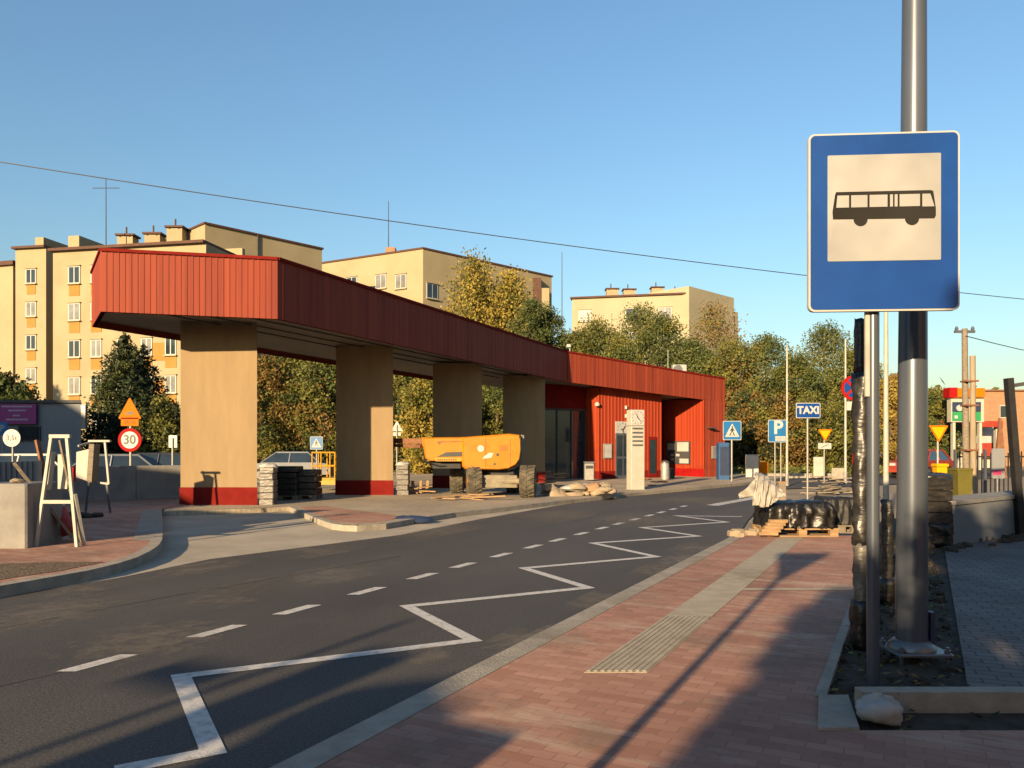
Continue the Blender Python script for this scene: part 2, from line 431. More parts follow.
class MB:
    """collects simple solids and links them as ONE mesh"""

    def __init__(self):
        self.v, self.f = [], []

    def add(self, vs, fs):
        o = len(self.v)
        self.v += [Vector(q) for q in vs]
        self.f += [tuple(i + o for i in t) for t in fs]
        return self

    def hexa(self, b, t):
        return self.add(list(b) + list(t), [(3, 2, 1, 0), (4, 5, 6, 7), (0, 1, 5, 4), (1, 2, 6, 5), (2, 3, 7, 6), (3, 0, 4, 7)])

    def box(self, c, s, rot=None):
        x, y, z = s[0] / 2, s[1] / 2, s[2] / 2
        vs = [Vector(q) for q in ((-x, -y, -z), (x, -y, -z), (x, y, -z), (-x, y, -z), (-x, -y, z), (x, -y, z), (x, y, z), (-x, y, z))]
        if rot is not None:
            vs = [rot @ q for q in vs]
        vs = [q + Vector(c) for q in vs]
        return self.hexa(vs[:4], vs[4:])

    def b2(self, x0, x1, y0, y1, z0, z1):
        return self.box(((x0 + x1) / 2, (y0 + y1) / 2, (z0 + z1) / 2), (abs(x1 - x0), abs(y1 - y0), abs(z1 - z0)))

    def rbox(self, c, s, r=0.02, rot=None):
        """box with chamfered vertical and top edges"""
        x, y, z = s[0] / 2, s[1] / 2, s[2] / 2
        r = min(r, x * .9, y * .9, z * .9)

        def ring(ix, zz):
            X, Y = x - ix, y - ix
            return [(-X + r, -Y, zz), (X - r, -Y, zz), (X, -Y + r, zz), (X, Y - r, zz), (X - r, Y, zz), (-X + r, Y, zz), (-X, Y - r, zz), (-X, -Y + r, zz)]
        rings = [ring(0, -z), ring(0, z - r), ring(r * .8, z)]
        vs = [Vector(q) for k in rings for q in k]
        if rot is not None:
            vs = [rot @ q for q in vs]
        vs = [q + Vector(c) for q in vs]
        fs = [tuple(range(7, -1, -1)), tuple(range(16, 24))]
        for k in range(2):
            for i in range(8):
                j = (i + 1) % 8
                fs.append((k * 8 + i, k * 8 + j, k * 8 + 8 + j, k * 8 + 8 + i))
        return self.add(vs, fs)

    def tube(self, p0, p1, r0, r1=None, n=12, cap=True):
        r1 = r0 if r1 is None else r1
        p0, p1 = Vector(p0), Vector(p1)
        a = (p1 - p0)
        q = a.to_track_quat('Z', 'Y')
        vs = []
        for p, r in ((p0, r0), (p1, r1)):
            for i in range(n):
                t = 2 * math.pi * i / n
                vs.append(p + q @ Vector((r * math.cos(t), r * math.sin(t), 0)))
        fs = [(i, (i + 1) % n, n + (i + 1) % n, n + i) for i in range(n)]
        if cap:
            fs += [tuple(range(n - 1, -1, -1)), tuple(range(n, 2 * n))]
        return self.add(vs, fs)

    def path(self, pts, r, n=8):
        for a, b in zip(pts[:-1], pts[1:]):
            self.tube(a, b, r, r, n)
        return self

    def lathe(self, prof, c=(0, 0, 0), n=20, axis='Z'):
        """prof: list of (r, h)"""
        vs, fs = [], []
        for r, h in prof:
            for i in range(n):
                t = 2 * math.pi * i / n
                q = (r * math.cos(t), r * math.sin(t), h)
                if axis == 'X':
                    q = (h, q[0], q[1])
                elif axis == 'Y':
                    q = (q[0], h, q[1])
                vs.append(Vector(q) + Vector(c))
        for k in range(len(prof) - 1):
            for i in range(n):
                j = (i + 1) % n
                fs.append((k * n + i, k * n + j, k * n + n + j, k * n + n + i))
        fs.append(tuple(range(n - 1, -1, -1)))
        fs.append(tuple(range((len(prof) - 1) * n, len(prof) * n)))
        return self.add(vs, fs)

    def prism(self, poly, y0, y1, pl='xz'):
        """polygon in x/z extruded along y (pl 'xz'), or in x/y extruded along z (pl 'xy')"""
        n = len(poly)
        if pl == 'xz':
            vs = [(a, y0, b) for a, b in poly] + [(a, y1, b) for a, b in poly]
        elif pl == 'yz':
            vs = [(y0, a, b) for a, b in poly] + [(y1, a, b) for a, b in poly]
        else:
            vs = [(a, b, y0) for a, b in poly] + [(a, b, y1) for a, b in poly]
        fs = [tuple(range(n)), tuple(range(2 * n - 1, n - 1, -1))]
        for i in range(n):
            j = (i + 1) % n
            fs.append((j, i, n + i, n + j))
        return self.add(vs, fs)

    def obox(self, o, ax, u0, u1, t0, t1, z0, z1):
        """box on a wall line: origin o, unit direction ax along the wall, outward normal to its right"""
        ax = Vector(ax).normalized()
        nn = Vector((ax.y, -ax.x, 0))
        o = Vector(o)

        def q(u, t, z):
            w = o + ax * u + nn * t
            return Vector((w.x, w.y, z))
        return self.hexa([q(u0, t1, z0), q(u1, t1, z0), q(u1, t0, z0), q(u0, t0, z0)], [q(u0, t1, z1), q(u1, t1, z1), q(u1, t0, z1), q(u0, t0, z1)])

    def lump(self, c, s, seed=0, n=14, m=9, amp=0.25, flat=True):
        """a knobbly closed blob"""
        rs = random.Random(seed)
        ph = [rs.uniform(0, 6.28) for _ in range(8)]
        vs, fs = [], []
        for j in range(m + 1):
            th = math.pi * j / m
            for i in range(n):
                a = 2 * math.pi * i / n
                k = 1 + amp * (0.5 * math.sin(2 * a + ph[0]) * math.sin(th) + 0.35 * math.sin(3 * a + ph[1] + 2 * th) + 0.3 * math.cos(4 * th + ph[2] + a))
                k += rs.uniform(-.06, .06) * amp * 3
                x, y, z = math.sin(th) * math.cos(a) * k, math.sin(th) * math.sin(a) * k, math.cos(th) * k
                if flat and z < -0.55:
                    z = -0.55
                vs.append((c[0] + x * s[0], c[1] + y * s[1], c[2] + z * s[2]))
        for j in range(m):
            for i in range(n):
                i2 = (i + 1) % n
                fs.append((j * n + i, (j + 1) * n + i, (j + 1) * n + i2, j * n + i2))
        return self.add(vs, fs)

    def build(self, name, mat, parent=None, world=False, smooth=False, label=None, fix=True):
        vs = self.v
        if world and parent is not None:
            root = parent
            while root.parent is not None:
                root = root.parent
            loc, rz = INFO.get(root.name, (Vector((0, 0, 0)), 0))
            mi = Matrix.Rotation(-rz, 3, 'Z')
            vs = [mi @ (q - loc) for q in vs]
        me = bpy.data.meshes.new(name)
        me.from_pydata([tuple(q) for q in vs], [], self.f)
        if fix:
            import bmesh
            bm = bmesh.new()
            bm.from_mesh(me)
            bmesh.ops.recalc_face_normals(bm, faces=bm.faces)
            bm.to_mesh(me)
            bm.free()
        if smooth:
            me.shade_smooth()
            if smooth != 'full':
                me.set_sharp_from_angle(angle=R(40))
        me.materials.append(M[mat] if isinstance(mat, str) else mat)
        o = bpy.data.objects.new(name, me)
        col.objects.link(o)
        if parent is not None:
            o.parent = parent
        if label:
            o['label'] = label
        return o


def tag(o, label=None, cat=None, group=None, kind=None):
    if label:
        o['label'] = label
    if cat:
        o['category'] = cat
    if group:
        o['group'] = group
    if kind:
        o['kind'] = kind
    return o


def thing(name, label, cat, loc=(0, 0, 0), rz=0.0, group=None):
    o = bpy.data.objects.new(name, None)
    o.empty_display_size = 0.2
    col.objects.link(o)
    o.location = loc
    o.rotation_euler = (0, 0, rz)
    INFO[o.name] = (Vector(loc), rz)
    return tag(o, label, cat, group)


def struct(name, mb, mat, **k):
    return tag(mb.build(name, mat, **k), kind='structure')


def sheet(name, pts, mat, kind='structure'):
    mb = MB()
    mb.add(pts, [tuple(range(len(pts)))])
    o = mb.build(name, mat, fix=False)
    if o.data.polygons[0].normal.z < 0:
        o.data.flip_normals()
    return tag(o, kind=kind)


def slab(poly, z0, z1):
    return MB().prism([(q[0], q[1]) for q in poly], z0, z1, 'xy')


def text_mesh(s, size, loc, mat, parent, name='lettering', depth=0.002, sx=1.0, align='CENTER', bold=0.0):
    """flat lettering facing local -Y"""
    cu = bpy.data.curves.new('txt', 'FONT')
    cu.body = s
    cu.size = size
    cu.extrude = depth
    cu.offset = bold
    cu.align_x = align
    cu.align_y = 'CENTER'
    tmp = bpy.data.objects.new('txt', cu)
    col.objects.link(tmp)
    bpy.context.view_layer.update()
    me = bpy.data.meshes.new_from_object(tmp.evaluated_get(bpy.context.evaluated_depsgraph_get()))
    bpy.data.objects.remove(tmp)
    bpy.data.curves.remove(cu)
    me.transform(Matrix.Translation(Vector(loc)) @ Matrix.Rotation(R(90), 4, 'X') @ Matrix.Diagonal((sx, 1, 1, 1)))
    me.materials.clear()
    me.materials.append(M[mat])
    me.name = name
    o = bpy.data.objects.new(name, me)
    col.objects.link(o)
    o.parent = parent
    return o


def rrect(w, h, r, n=5, cx=0, cz=0):
    pts = []
    for sx, sz, a0 in ((1, 1, 0), (-1, 1, 90), (-1, -1, 180), (1, -1, 270)):
        for i in range(n + 1):
            a = R(a0 + 90 * i / n)
            pts.append((cx + sx * (w / 2 - r) + r * math.cos(a), cz + sz * (h / 2 - r) + r * math.sin(a)))
    return pts


def circ(r, n=28, cx=0, cz=0):
    return [(cx + r * math.cos(2 * math.pi * i / n), cz + r * math.sin(2 * math.pi * i / n)) for i in range(n)]


def rtri(w, h, r, up=True, cx=0, cz=0):
    """triangle with clipped corners, centred on its box"""
    c = [(-w / 2, -h / 2), (w / 2, -h / 2), (0, h / 2)]
    if not up:
        c = [(x, -z) for x, z in c]
    out = []
    for i in range(3):
        p, a, b = Vector(c[i]), Vector(c[i - 1]), Vector(c[(i + 1) % 3])
        out.append(tuple(p + (a - p).normalized() * r))
        out.append(tuple(p + ((a - p).normalized() + (b - p).normalized()) * r * .45))
        out.append(tuple(p + (b - p).normalized() * r))
    return [(x + cx, z + cz) for x, z in out]


# ------------------------------------------------------------------ ground, road, kerbs, paving
PAVE = 0.12
TAN = 0.514                                       # the road runs 27 degrees to the right of the view
ux, uy = math.sin(R(27.2)), math.cos(R(27.2))


def kx(y, off=0.0):
    """x of the right kerb line at depth y, shifted to the right by off"""
    return -0.225 + TAN * (y - 5.1) + off


sheet('ground', [(-500, -300, -0.03), (500, -300, -0.03), (500, 900, -0.03), (-500, 900, -0.03)], 'sand')
left_edge = [G(117, 578), G(210, 559), G(400, 535), G(480, 519), G(560, 505), G(650, 493), G(740, 484.5)]
lb = [Vector((-30, -30, 0)), Vector((-12, 2.0, 0))] + [Vector((-5.3, 8.05, 0))] + left_edge
road = [(q.x, q.y, 0) for q in lb] + [(40, 75, 0), (48, 75, 0), (30, 44, 0), (18, 34, 0), (G(782, 489).x, G(782, 489).y, 0), (G(765, 503).x, G(765, 503).y, 0), (G(748, 520).x, G(748, 520).y, 0), (kx(12.5), 12.5, 0), (kx(-30), -30, 0)]
sheet('road', road, 'asphalt')
lane = [(-14, 0.5, -0.004), (-12, 2.0, -0.004)] + [(q.x, q.y - 0.02, -0.004) for q in [Vector((-5.3, 8.0, 0))] + left_edge] + [(G(740, 484.5).x, 60, -0.004), (-30, 60, -0.004), (-30, 9, -0.004)]
sheet('bus_bay_paving', lane, 'conc_lane')

# right pavement (raised), its kerb towards the road and the soil strip
def strip(o0, o1, y0, y1, z0, z1):
    return slab([(kx(y0, o0), y0), (kx(y0, o1), y0), (kx(y1, o1), y1), (kx(y1, o0), y1)], z0, z1)


struct('kerb', strip(0.0, 0.2, -12, 12.3, -0.05, PAVE + 0.004), 'conc_kerb')
OFF1, OFF2 = 2.31, 3.2
struct('pavement', slab([(kx(-12, .2), -12), (9, -12), (9, 3.9), (1.6, 3.9), (1.85, 4.5), (kx(4.5, OFF1), 4.5), (kx(12.6, OFF1), 12.6), (kx(12.6, .2), 12.6)], -0.05, PAVE), 'paver_red')
struct('soil_strip', slab([(1.6, 3.9), (9, 3.9), (9, 4.3), (kx(4.3, OFF2), 4.3), (kx(16, OFF2 + .3), 16), (kx(16, OFF1), 16), (kx(4.5, OFF1), 4.5), (1.85, 4.5)], -0.05, PAVE - 0.03), 'soil_dark')
struct('brick_path', slab([(kx(4.32, OFF2), 4.32), (16, 4.32), (22, 16), (kx(16, OFF2 + .3), 16)], -0.05, PAVE - 0.004), 'paver_grey')
struct('edging_kerb', strip(OFF1, OFF1 + .07, 4.42, 12.4, -0.04, PAVE + 0.012), 'conc_kerb')
struct('planter_kerb', MB().b2(1.93, 8.8, 4.24, 4.34, -0.04, PAVE + 0.085), 'conc_kerb')
struct('corner_slab', slab([(1.55, 3.9), (1.76, 3.9), (1.93, 4.42), (1.76, 4.42)], -0.04, PAVE + 0.014), 'conc_kerb')

# tactile strip with ribs, then smooth slabs
def strip_sheet(name, o0, o1, y0, y1, z, mat):
    return sheet(name, [(kx(y0, o0), y0, z), (kx(y0, o1), y0, z), (kx(y1, o1), y1, z), (kx(y1, o0), y1, z)], mat)


WO = 0.225 + TAN * 5.1
t0, t1 = -2.06 + WO, -1.66 + WO
mb = MB()
for k in range(9):
    o = t0 + (t1 - t0) * (k + .2) / 9
    mb.prism([(kx(4.92, o), 4.92), (kx(4.92, o + .024), 4.92), (kx(6.5, o + .024), 6.5), (kx(6.5, o), 6.5)], PAVE - .002, PAVE + 0.008, 'xy')
mb.prism([(kx(4.9, t0), 4.9), (kx(4.9, t1), 4.9), (kx(6.5, t1), 6.5), (kx(6.5, t0), 6.5)], PAVE - .02, PAVE + 0.003, 'xy')
struct('tactile_paving', mb, 'tactile')
strip_sheet('guide_paving', t0, t1, 6.51, 12.3, PAVE + 0.004, 'tactile')
sheet('paving_band', [(kx(7.72, t1), 7.72, PAVE + .005), (kx(7.72, OFF1 - .02), 7.72, PAVE + .005), (kx(7.84, OFF1 - .02), 7.84, PAVE + .005), (kx(7.84, t1), 7.84, PAVE + .005)], 'tactile')

# pavement at the left with its curved kerb
kp = [(-60, 596.5), (0, 586.4), (39, 579.6), (88, 571), (117, 564), (136, 558), (150, 551.5), (159, 545), (162, 540), (163, 532), (162.5, 520), (162, 509.5)]
kout = [G(x, y, PAVE) for x, y in kp]
kin = []
for i, q in enumerate(kout):
    a = kout[max(0, i - 1)]
    b = kout[min(len(kout) - 1, i + 1)]
    t = (b - a).normalized()
    nl = Vector((-t.y, t.x, 0))
    kin.append(q + nl * 0.16)
mb = MB()
for i in range(len(kout) - 1):
    a, b, c, d = kout[i], kout[i + 1], kin[i + 1], kin[i]
    mb.hexa([(q.x, q.y, -0.05) for q in (a, b, c, d)], [(q.x, q.y, PAVE + .006) for q in (a, b, c, d)])
struct('kerb_curve', mb, 'conc_kerb')
struct('pavement_far', slab([(q.x, q.y) for q in kin] + [(-8.3, 23), (-40, 23), (-40, 9)], -0.05, PAVE), 'paver_red')
soil = [G(-60, 590, PAVE), G(0, 580, PAVE), G(60, 571, PAVE), G(104, 562.3, PAVE), G(60, 562, PAVE), G(-60, 566, PAVE)]
sheet('soil_bed', [(q.x, q.y, PAVE + .005) for q in soil], 'earth')
strip_pts = kin[8:]
sheet('paving_border', [(q.x, q.y, PAVE + .004) for q in strip_pts] + [(q.x - .28, q.y, PAVE + .004) for q in reversed(strip_pts)], 'conc_kerb')

# the raised platform under the station
isl = [(163, 511.5), (240, 509), (289, 507), (308, 515), (320, 520), (332, 524), (345, 525.7), (357, 526), (386, 524), (412, 519.5), (455, 513), (500, 508), (560, 501), (640, 492.3), (700, 487), (745, 482.8), (775, 479)]
islp = [G(x, y, 0.1) for x, y in isl]
struct('platform', slab([(q.x, q.y) for q in islp] + [(26, 62), (-9, 62), (-10.5, 24)], -0.05, 0.1), 'paver_pale')
mb = MB()
ip = islp[2:13]
for i in range(len(ip) - 1):
    a, b = ip[i], ip[i + 1]
    t = (b - a).normalized()
    nl = Vector((-t.y, t.x, 0)) * .15
    mb.hexa([(q.x, q.y, -0.05) for q in (a - nl * .02, b - nl * .02, b + nl, a + nl)], [(q.x, q.y, 0.108) for q in (a - nl * .02, b - nl * .02, b + nl, a + nl)])
struct('platform_kerb', mb, 'conc_kerb')
red = [G(x, y, .104) for x, y in ((300, 507), (318, 515), (336, 522), (358, 523.5), (384, 521.5), (404, 517), (380, 513), (345, 509), (325, 506))]
sheet('platform_red_paving', [(q.x, q.y, .104) for q in red], 'paver_red')

# road markings
zig = [(115, 770), (213, 751), (181, 676), (473, 640), (407, 606), (588, 587.5), (524, 568), (656, 556.5), (593, 543), (698, 536), (642, 527.5), (727, 522), (677, 515.7), (742, 516.6)]
zp = [G(x, y, .004) for x, y in zig]
LWD = 0.12
mb = MB()
offs = []
for i, q in enumerate(zp):
    if i == 0:
        t = (zp[1] - q).normalized()
        nn = Vector((-t.y, t.x, 0))
        offs.append(nn * LWD / 2)
    elif i == len(zp) - 1:
        t = (q - zp[i - 1]).normalized()
        nn = Vector((-t.y, t.x, 0))
        offs.append(nn * LWD / 2)
    else:
        ta, tb = (q - zp[i - 1]).normalized(), (zp[i + 1] - q).normalized()
        na, nb = Vector((-ta.y, ta.x, 0)), Vector((-tb.y, tb.x, 0))
        b = (na + nb)
        b.normalize()
        offs.append(b * (LWD / 2 / max(.3, b.dot(na))))
vs = []
for q, o in zip(zp, offs):
    vs += [q + o, q - o]
mb.add(vs, [(2 * i, 2 * i + 1, 2 * i + 3, 2 * i + 2) for i in range(len(zp) - 1)])
o = mb.build('zigzag_marking', 'paint')
tag(o, kind='structure')
mb = MB()
for k in range(17):
    y0 = 5.33 + k * .93 + (0.04 * math.sin(k * 2.1))
    y1 = y0 + .44
    f = lambda y: -3.09 + .506 * (y - 5.33)
    mb.add([(f(y0) - .07, y0, .004), (f(y0) + .07, y0, .004), (f(y1) + .07, y1, .004), (f(y1) - .07, y1, .004)], [(0, 1, 2, 3)])
tag(mb.build('lane_dashes', 'paint'), kind='structure')
for k_, (p_, q_) in enumerate((((0, 628), (170, 596)), ((170, 596), (400, 556)), ((-20, 690), (60, 672)), ((310, 655), (400, 621)))):
    if k_ == 3:
        continue
    a, b = G(*p_, .003), G(*q_, .003)
    nn = Vector((-(b - a).y, (b - a).x, 0)).normalized() * .014
    sheet('tar_seam', [a - nn, b - nn, b + nn, a + nn], 'roof_dark')
a, b = G(706, 505, .004), G(752, 497, .004)
sheet('stop_line', [a, a + Vector((.25, -.25, 0)), b + Vector((.25, -.25, 0)), b], 'paint')

# sand and dust trodden onto the new surfaces
def dust(px_, py_, lx, ly, z, az=27):
    q = G(px_, py_, z)
    c_, s_ = math.cos(R(90 - az)), math.sin(R(90 - az))
    pts = [(q.x + c_ * u * lx - s_ * v * ly, q.y + s_ * u * lx + c_ * v * ly, z) for u, v in ((-.5, -.5), (.5, -.5), (.5, .5), (-.5, .5))]
    sheet('dust', pts, 'dust')


for px_, py_, lx, ly in ((95, 586, 2.6, .7), (205, 567, 3.2, .7), (330, 549, 4.5, .9), (50, 612, 3.0, 1.2), (440, 531, 6, 1.0), (250, 590, 3, 1.0), (560, 515, 7, 1.6),
                         (520, 640, 1.8, .5), (600, 600, 2.6, .5), (660, 570, 3.2, .6), (700, 548, 3.0, .8), (640, 520, 6, 2.2), (700, 500, 8, 2.5), (150, 640, 2.5, 1.2), (330, 575, 3, 1.0), (430, 655, 1.2, .4)):
    dust(px_, py_, lx, ly, .0065)
for px_, py_, lx, ly in ((560, 640, 1.6, .6), (700, 640, 1.0, .5), (480, 700, .9, .5), (640, 600, 2.0, .6), (780, 660, 1.0, .6), (760, 575, 2.4, .9), (720, 705, .7, .45), (430, 745, .7, .4), (820, 625, 1.4, .5), (690, 560, 2.6, .7), (850, 590, 1.8, .5), (600, 735, .8, .4)):
    dust(px_, py_, lx, ly, PAVE + .0085)
for px_, py_, lx, ly in ((90, 553, 1.8, .5), (140, 535, 2.4, .8), (60, 550, 1.5, .5)):
    dust(px_, py_, lx, ly, PAVE + .0085)
for px_, py_, lx, ly in ((430, 503, 5, 2.2), (520, 498, 5, 2.2), (350, 512, 3, 1.2), (600, 492, 6, 2.4), (690, 483, 7, 2.5), (260, 508, 2.5, .8)):
    dust(px_, py_, lx, ly, .1125)

# ------------------------------------------------------------------ vegetation
def leaf_cloud(name, pts, size, mats, parent, midx=None, seed=0, droop=0.0, flat=0.0, aspect=0.55):
    """one mesh of many small leaf-sized quads"""
    rg = np.random.default_rng(seed)
    n = len(pts)
    nrm = rg.normal(size=(n, 3))
    nrm[:, 2] += flat
    nrm /= np.linalg.norm(nrm, axis=1)[:, None]
    a = rg.normal(size=(n, 3))
    a[:, 2] -= droop
    a -= nrm * np.sum(a * nrm, axis=1)[:, None]
    a /= np.linalg.norm(a, axis=1)[:, None]
    b = np.cross(nrm, a)
    s = size * rg.uniform(.55, 1.35, n)[:, None]
    A, B = a * s * .5, b * s * .5 * aspect
    v = np.empty((n, 4, 3))
    v[:, 0] = pts - A
    v[:, 1] = pts + B * 1.0 - A * .1
    v[:, 2] = pts + A
    v[:, 3] = pts - B * 1.0 - A * .1
    me = bpy.data.meshes.new(name)
    me.vertices.add(n * 4)
    me.vertices.foreach_set('co', v.reshape(-1))
    me.loops.add(n * 4)
    me.loops.foreach_set('vertex_index', np.arange(n * 4, dtype=np.int32))
    me.polygons.add(n)
    me.polygons.foreach_set('loop_start', np.arange(0, n * 4, 4, dtype=np.int32))
    me.polygons.foreach_set('loop_total', np.full(n, 4, dtype=np.int32))
    for q in mats:
        me.materials.append(M[q])
    if midx is not None:
        me.polygons.foreach_set('material_index', midx.astype(np.int32))
    me.update(calc_edges=True)
    o = bpy.data.objects.new(name, me)
    col.objects.link(o)
    o.parent = parent
    return o


def broad_tree(name, label, cat, x, y, h, w, mats, n=4500, leaf=0.3, base=0.15, group=None, seed=0, z0=0.0, weights=None,
               bark='bark', sharp=1.0, nclump=34, droop=0.0, open_=0.8):
    rs = random.Random(seed)
    rg = np.random.default_rng(seed + 5)
    t = thing(name, label, cat, (x, y, z0), rs.uniform(0, 6.28), group)
    tr_ = MB()
    r = 0.018 * h + .03
    top = Vector((rs.uniform(-.2, .2), rs.uniform(-.2, .2), h * .86))
    mid = Vector((rs.uniform(-.15, .15), rs.uniform(-.15, .15), h * .42))
    tr_.tube((0, 0, -.1), mid, r, r * .65, 9)
    tr_.tube(mid, top, r * .65, r * .12, 8)
    cl = []
    for k in range(nclump):
        u = (k + .5) / nclump
        hz = base + (1 - base) * (u ** 0.9)
        # profile: widest in the lower middle, uneven
        prof = math.sin(min(1, max(0.0, (hz - base) / (1 - base) * .86 + .12)) * math.pi) ** .75
        rad = w / 2 * prof * math.sqrt(rs.uniform(.08, 1)) * sharp
        an = k * 2.4 + rs.uniform(-.6, .6)
        c = Vector((rad * math.cos(an), rad * math.sin(an), h * hz * .93))
        cr = w * rs.uniform(.13, .22)
        cl.append((c, cr))
        if k % 2 == 0:
            st = Vector((0, 0, max(.15 * h, c.z - rad * .8)))
            tr_.tube(st, c, r * .28, r * .06, 6)
    tr_.build('trunk', bark, t, smooth=True)
    pts, idx = [], []
    n = int(n * 2.1)
    per = n // nclump
    wts = np.array(weights if weights else [1] * len(mats), float)
    wts /= wts.sum()
    for c, cr in cl:
        m_ = int(rg.choice(len(mats), p=wts))
        k = int(per * rg.uniform(.6, 1.4))
        d = rg.normal(size=(k, 3))
        d /= np.linalg.norm(d, axis=1)[:, None]
        rr = cr * rg.uniform(.2, 1.25, k) ** open_
        q = d * rr[:, None] * np.array([1, 1, .8]) + np.array(c)
        if droop:
            q[:, 2] -= droop * rg.uniform(0, 1, k) ** 2 * cr * 2
        pts.append(q)
        mi = np.full(k, m_)
        sw = rg.uniform(size=k) < .22
        mi[sw] = rg.choice(len(mats), size=sw.sum(), p=wts)
        idx.append(mi)
    pts = np.concatenate(pts)
    pts[:, 2] = np.maximum(pts[:, 2], 0.05)
    leaf_cloud('crown', pts, leaf, mats, t, np.concatenate(idx), seed, droop)
    return t


def conifer(name, label, x, y, h, w, mats, n=6000, leaf=0.28, seed=0, group=None, z0=0.0, base=0.04, power=.85):
    rs = random.Random(seed)
    rg = np.random.default_rng(seed + 9)
    t = thing(name, label, 'tree', (x, y, z0), 0, group)
    tr_ = MB()
    tr_.tube((0, 0, -.1), (0, 0, h * .97), .02 * h, .01, 8)
    pts, idx = [], []
    nb = 110
    for k in range(nb):
        u = (k + .5) / nb
        z = h * (base + (1 - base) * u)
        L = w / 2 * (1 - u) ** power * rs.uniform(.72, 1.12) + .05
        an = k * 2.39996 + rs.uniform(-.3, .3)
        tip = Vector((L * math.cos(an), L * math.sin(an), z - L * .22))
        if k % 3 == 0:
            tr_.tube((0, 0, z), tip, .012 * h * (1 - u) * .4 + .008, .006, 5)
        m = max(12, int(n / nb * (L / (w / 2)) * 2.0))
        s = rg.uniform(.1, 1.03, m) ** .7
        q = np.zeros((m, 3))
        sp = .16 * L * (1.15 - s * .6) + .06
        q[:, 0] = tip.x * s + rg.normal(size=m) * sp
        q[:, 1] = tip.y * s + rg.normal(size=m) * sp
        q[:, 2] = z - L * .22 * s ** 1.5 + rg.normal(size=m) * sp * .55
        pts.append(q)
        idx.append(np.where(rg.uniform(size=m) < .75, k % len(mats), rg.integers(0, len(mats), m)))
    tr_.build('trunk', 'bark', t)
    pts = np.concatenate(pts)
    pts[:, 2] = np.maximum(pts[:, 2], .05)
    leaf_cloud('crown', pts, leaf, mats, t, np.concatenate(idx), seed, .5, .6, .4)
    return t


# spruces and bushes at the left
conifer('spruce', 'tall dark spruce behind the orange warning sign, beside the grey building', PX(125, 40), 40, PZ(333, 40), 6.6, ['leaf_spruce', 'leaf_spruce', 'leaf_green', 'leaf_dark'], 20000, .24, 3)
conifer('spruce', 'narrower dark spruce crowding the right side of the tallest spruce', PX(144, 41.5), 41.5, PZ(345, 41.5), 5.2, ['leaf_spruce', 'leaf_dark'], 12000, .22, 4)
broad_tree('bush', 'olive leafy bush between the dark spruces and the first yellow column', 'bush', PX(163, 35), 35, PZ(395, 35), 2.6, ['leaf_green', 'leaf_olive', 'leaf_dark'], 3800, .17, .05, seed=21)
broad_tree('tree', 'dark low tree at the left edge below the shaded apartment wall', 'tree', PX(-4, 46), 46, PZ(372, 46), 5.2, ['leaf_dark', 'leaf_green'], 3500, .3, .2, seed=22)

# trees seen between the columns
gcol = 'autumn trees behind the station columns'
for i, (px_, d_, topy, w_, lab, mats_) in enumerate([
        (262, 44, 352, 4.6, 'olive tree seen directly right of the first yellow column', ['leaf_olive', 'leaf_green', 'leaf_rust']),
        (298, 46, 340, 5.0, 'yellow green tree midway between the first and second columns', ['leaf_olive', 'leaf_olive', 'leaf_green']),
        (326, 44, 350, 4.4, 'rusty tinted tree just left of the second column above the yellow basket', ['leaf_rust', 'leaf_olive', 'leaf_green']),
        (372, 48, 345, 4.6, 'tree hidden mostly behind the second column', ['leaf_olive', 'leaf_green']),
        (404, 47, 362, 4.2, 'dark green tree right of the second column behind the grey sign back', ['leaf_dark', 'leaf_green', 'leaf_olive']),
        (428, 44, 372, 3.8, 'yellowish tree left of the third column above the orange lift', ['leaf_olive', 'leaf_birch']),
        (468, 50, 355, 5.0, 'tree mostly behind the third column', ['leaf_green', 'leaf_olive']),
        (497, 48, 352, 4.4, 'tree seen in the slot between the third and fourth columns', ['leaf_olive', 'leaf_green']),
        (535, 52, 350, 4.6, 'tree behind the fourth column and the dark glass', ['leaf_green', 'leaf_dark'])]):
    broad_tree('tree', lab, 'tree', PX(px_, d_), d_, PZ(topy, d_), w_, mats_, 8500, .18, .03, gcol, 40 + i, nclump=44)

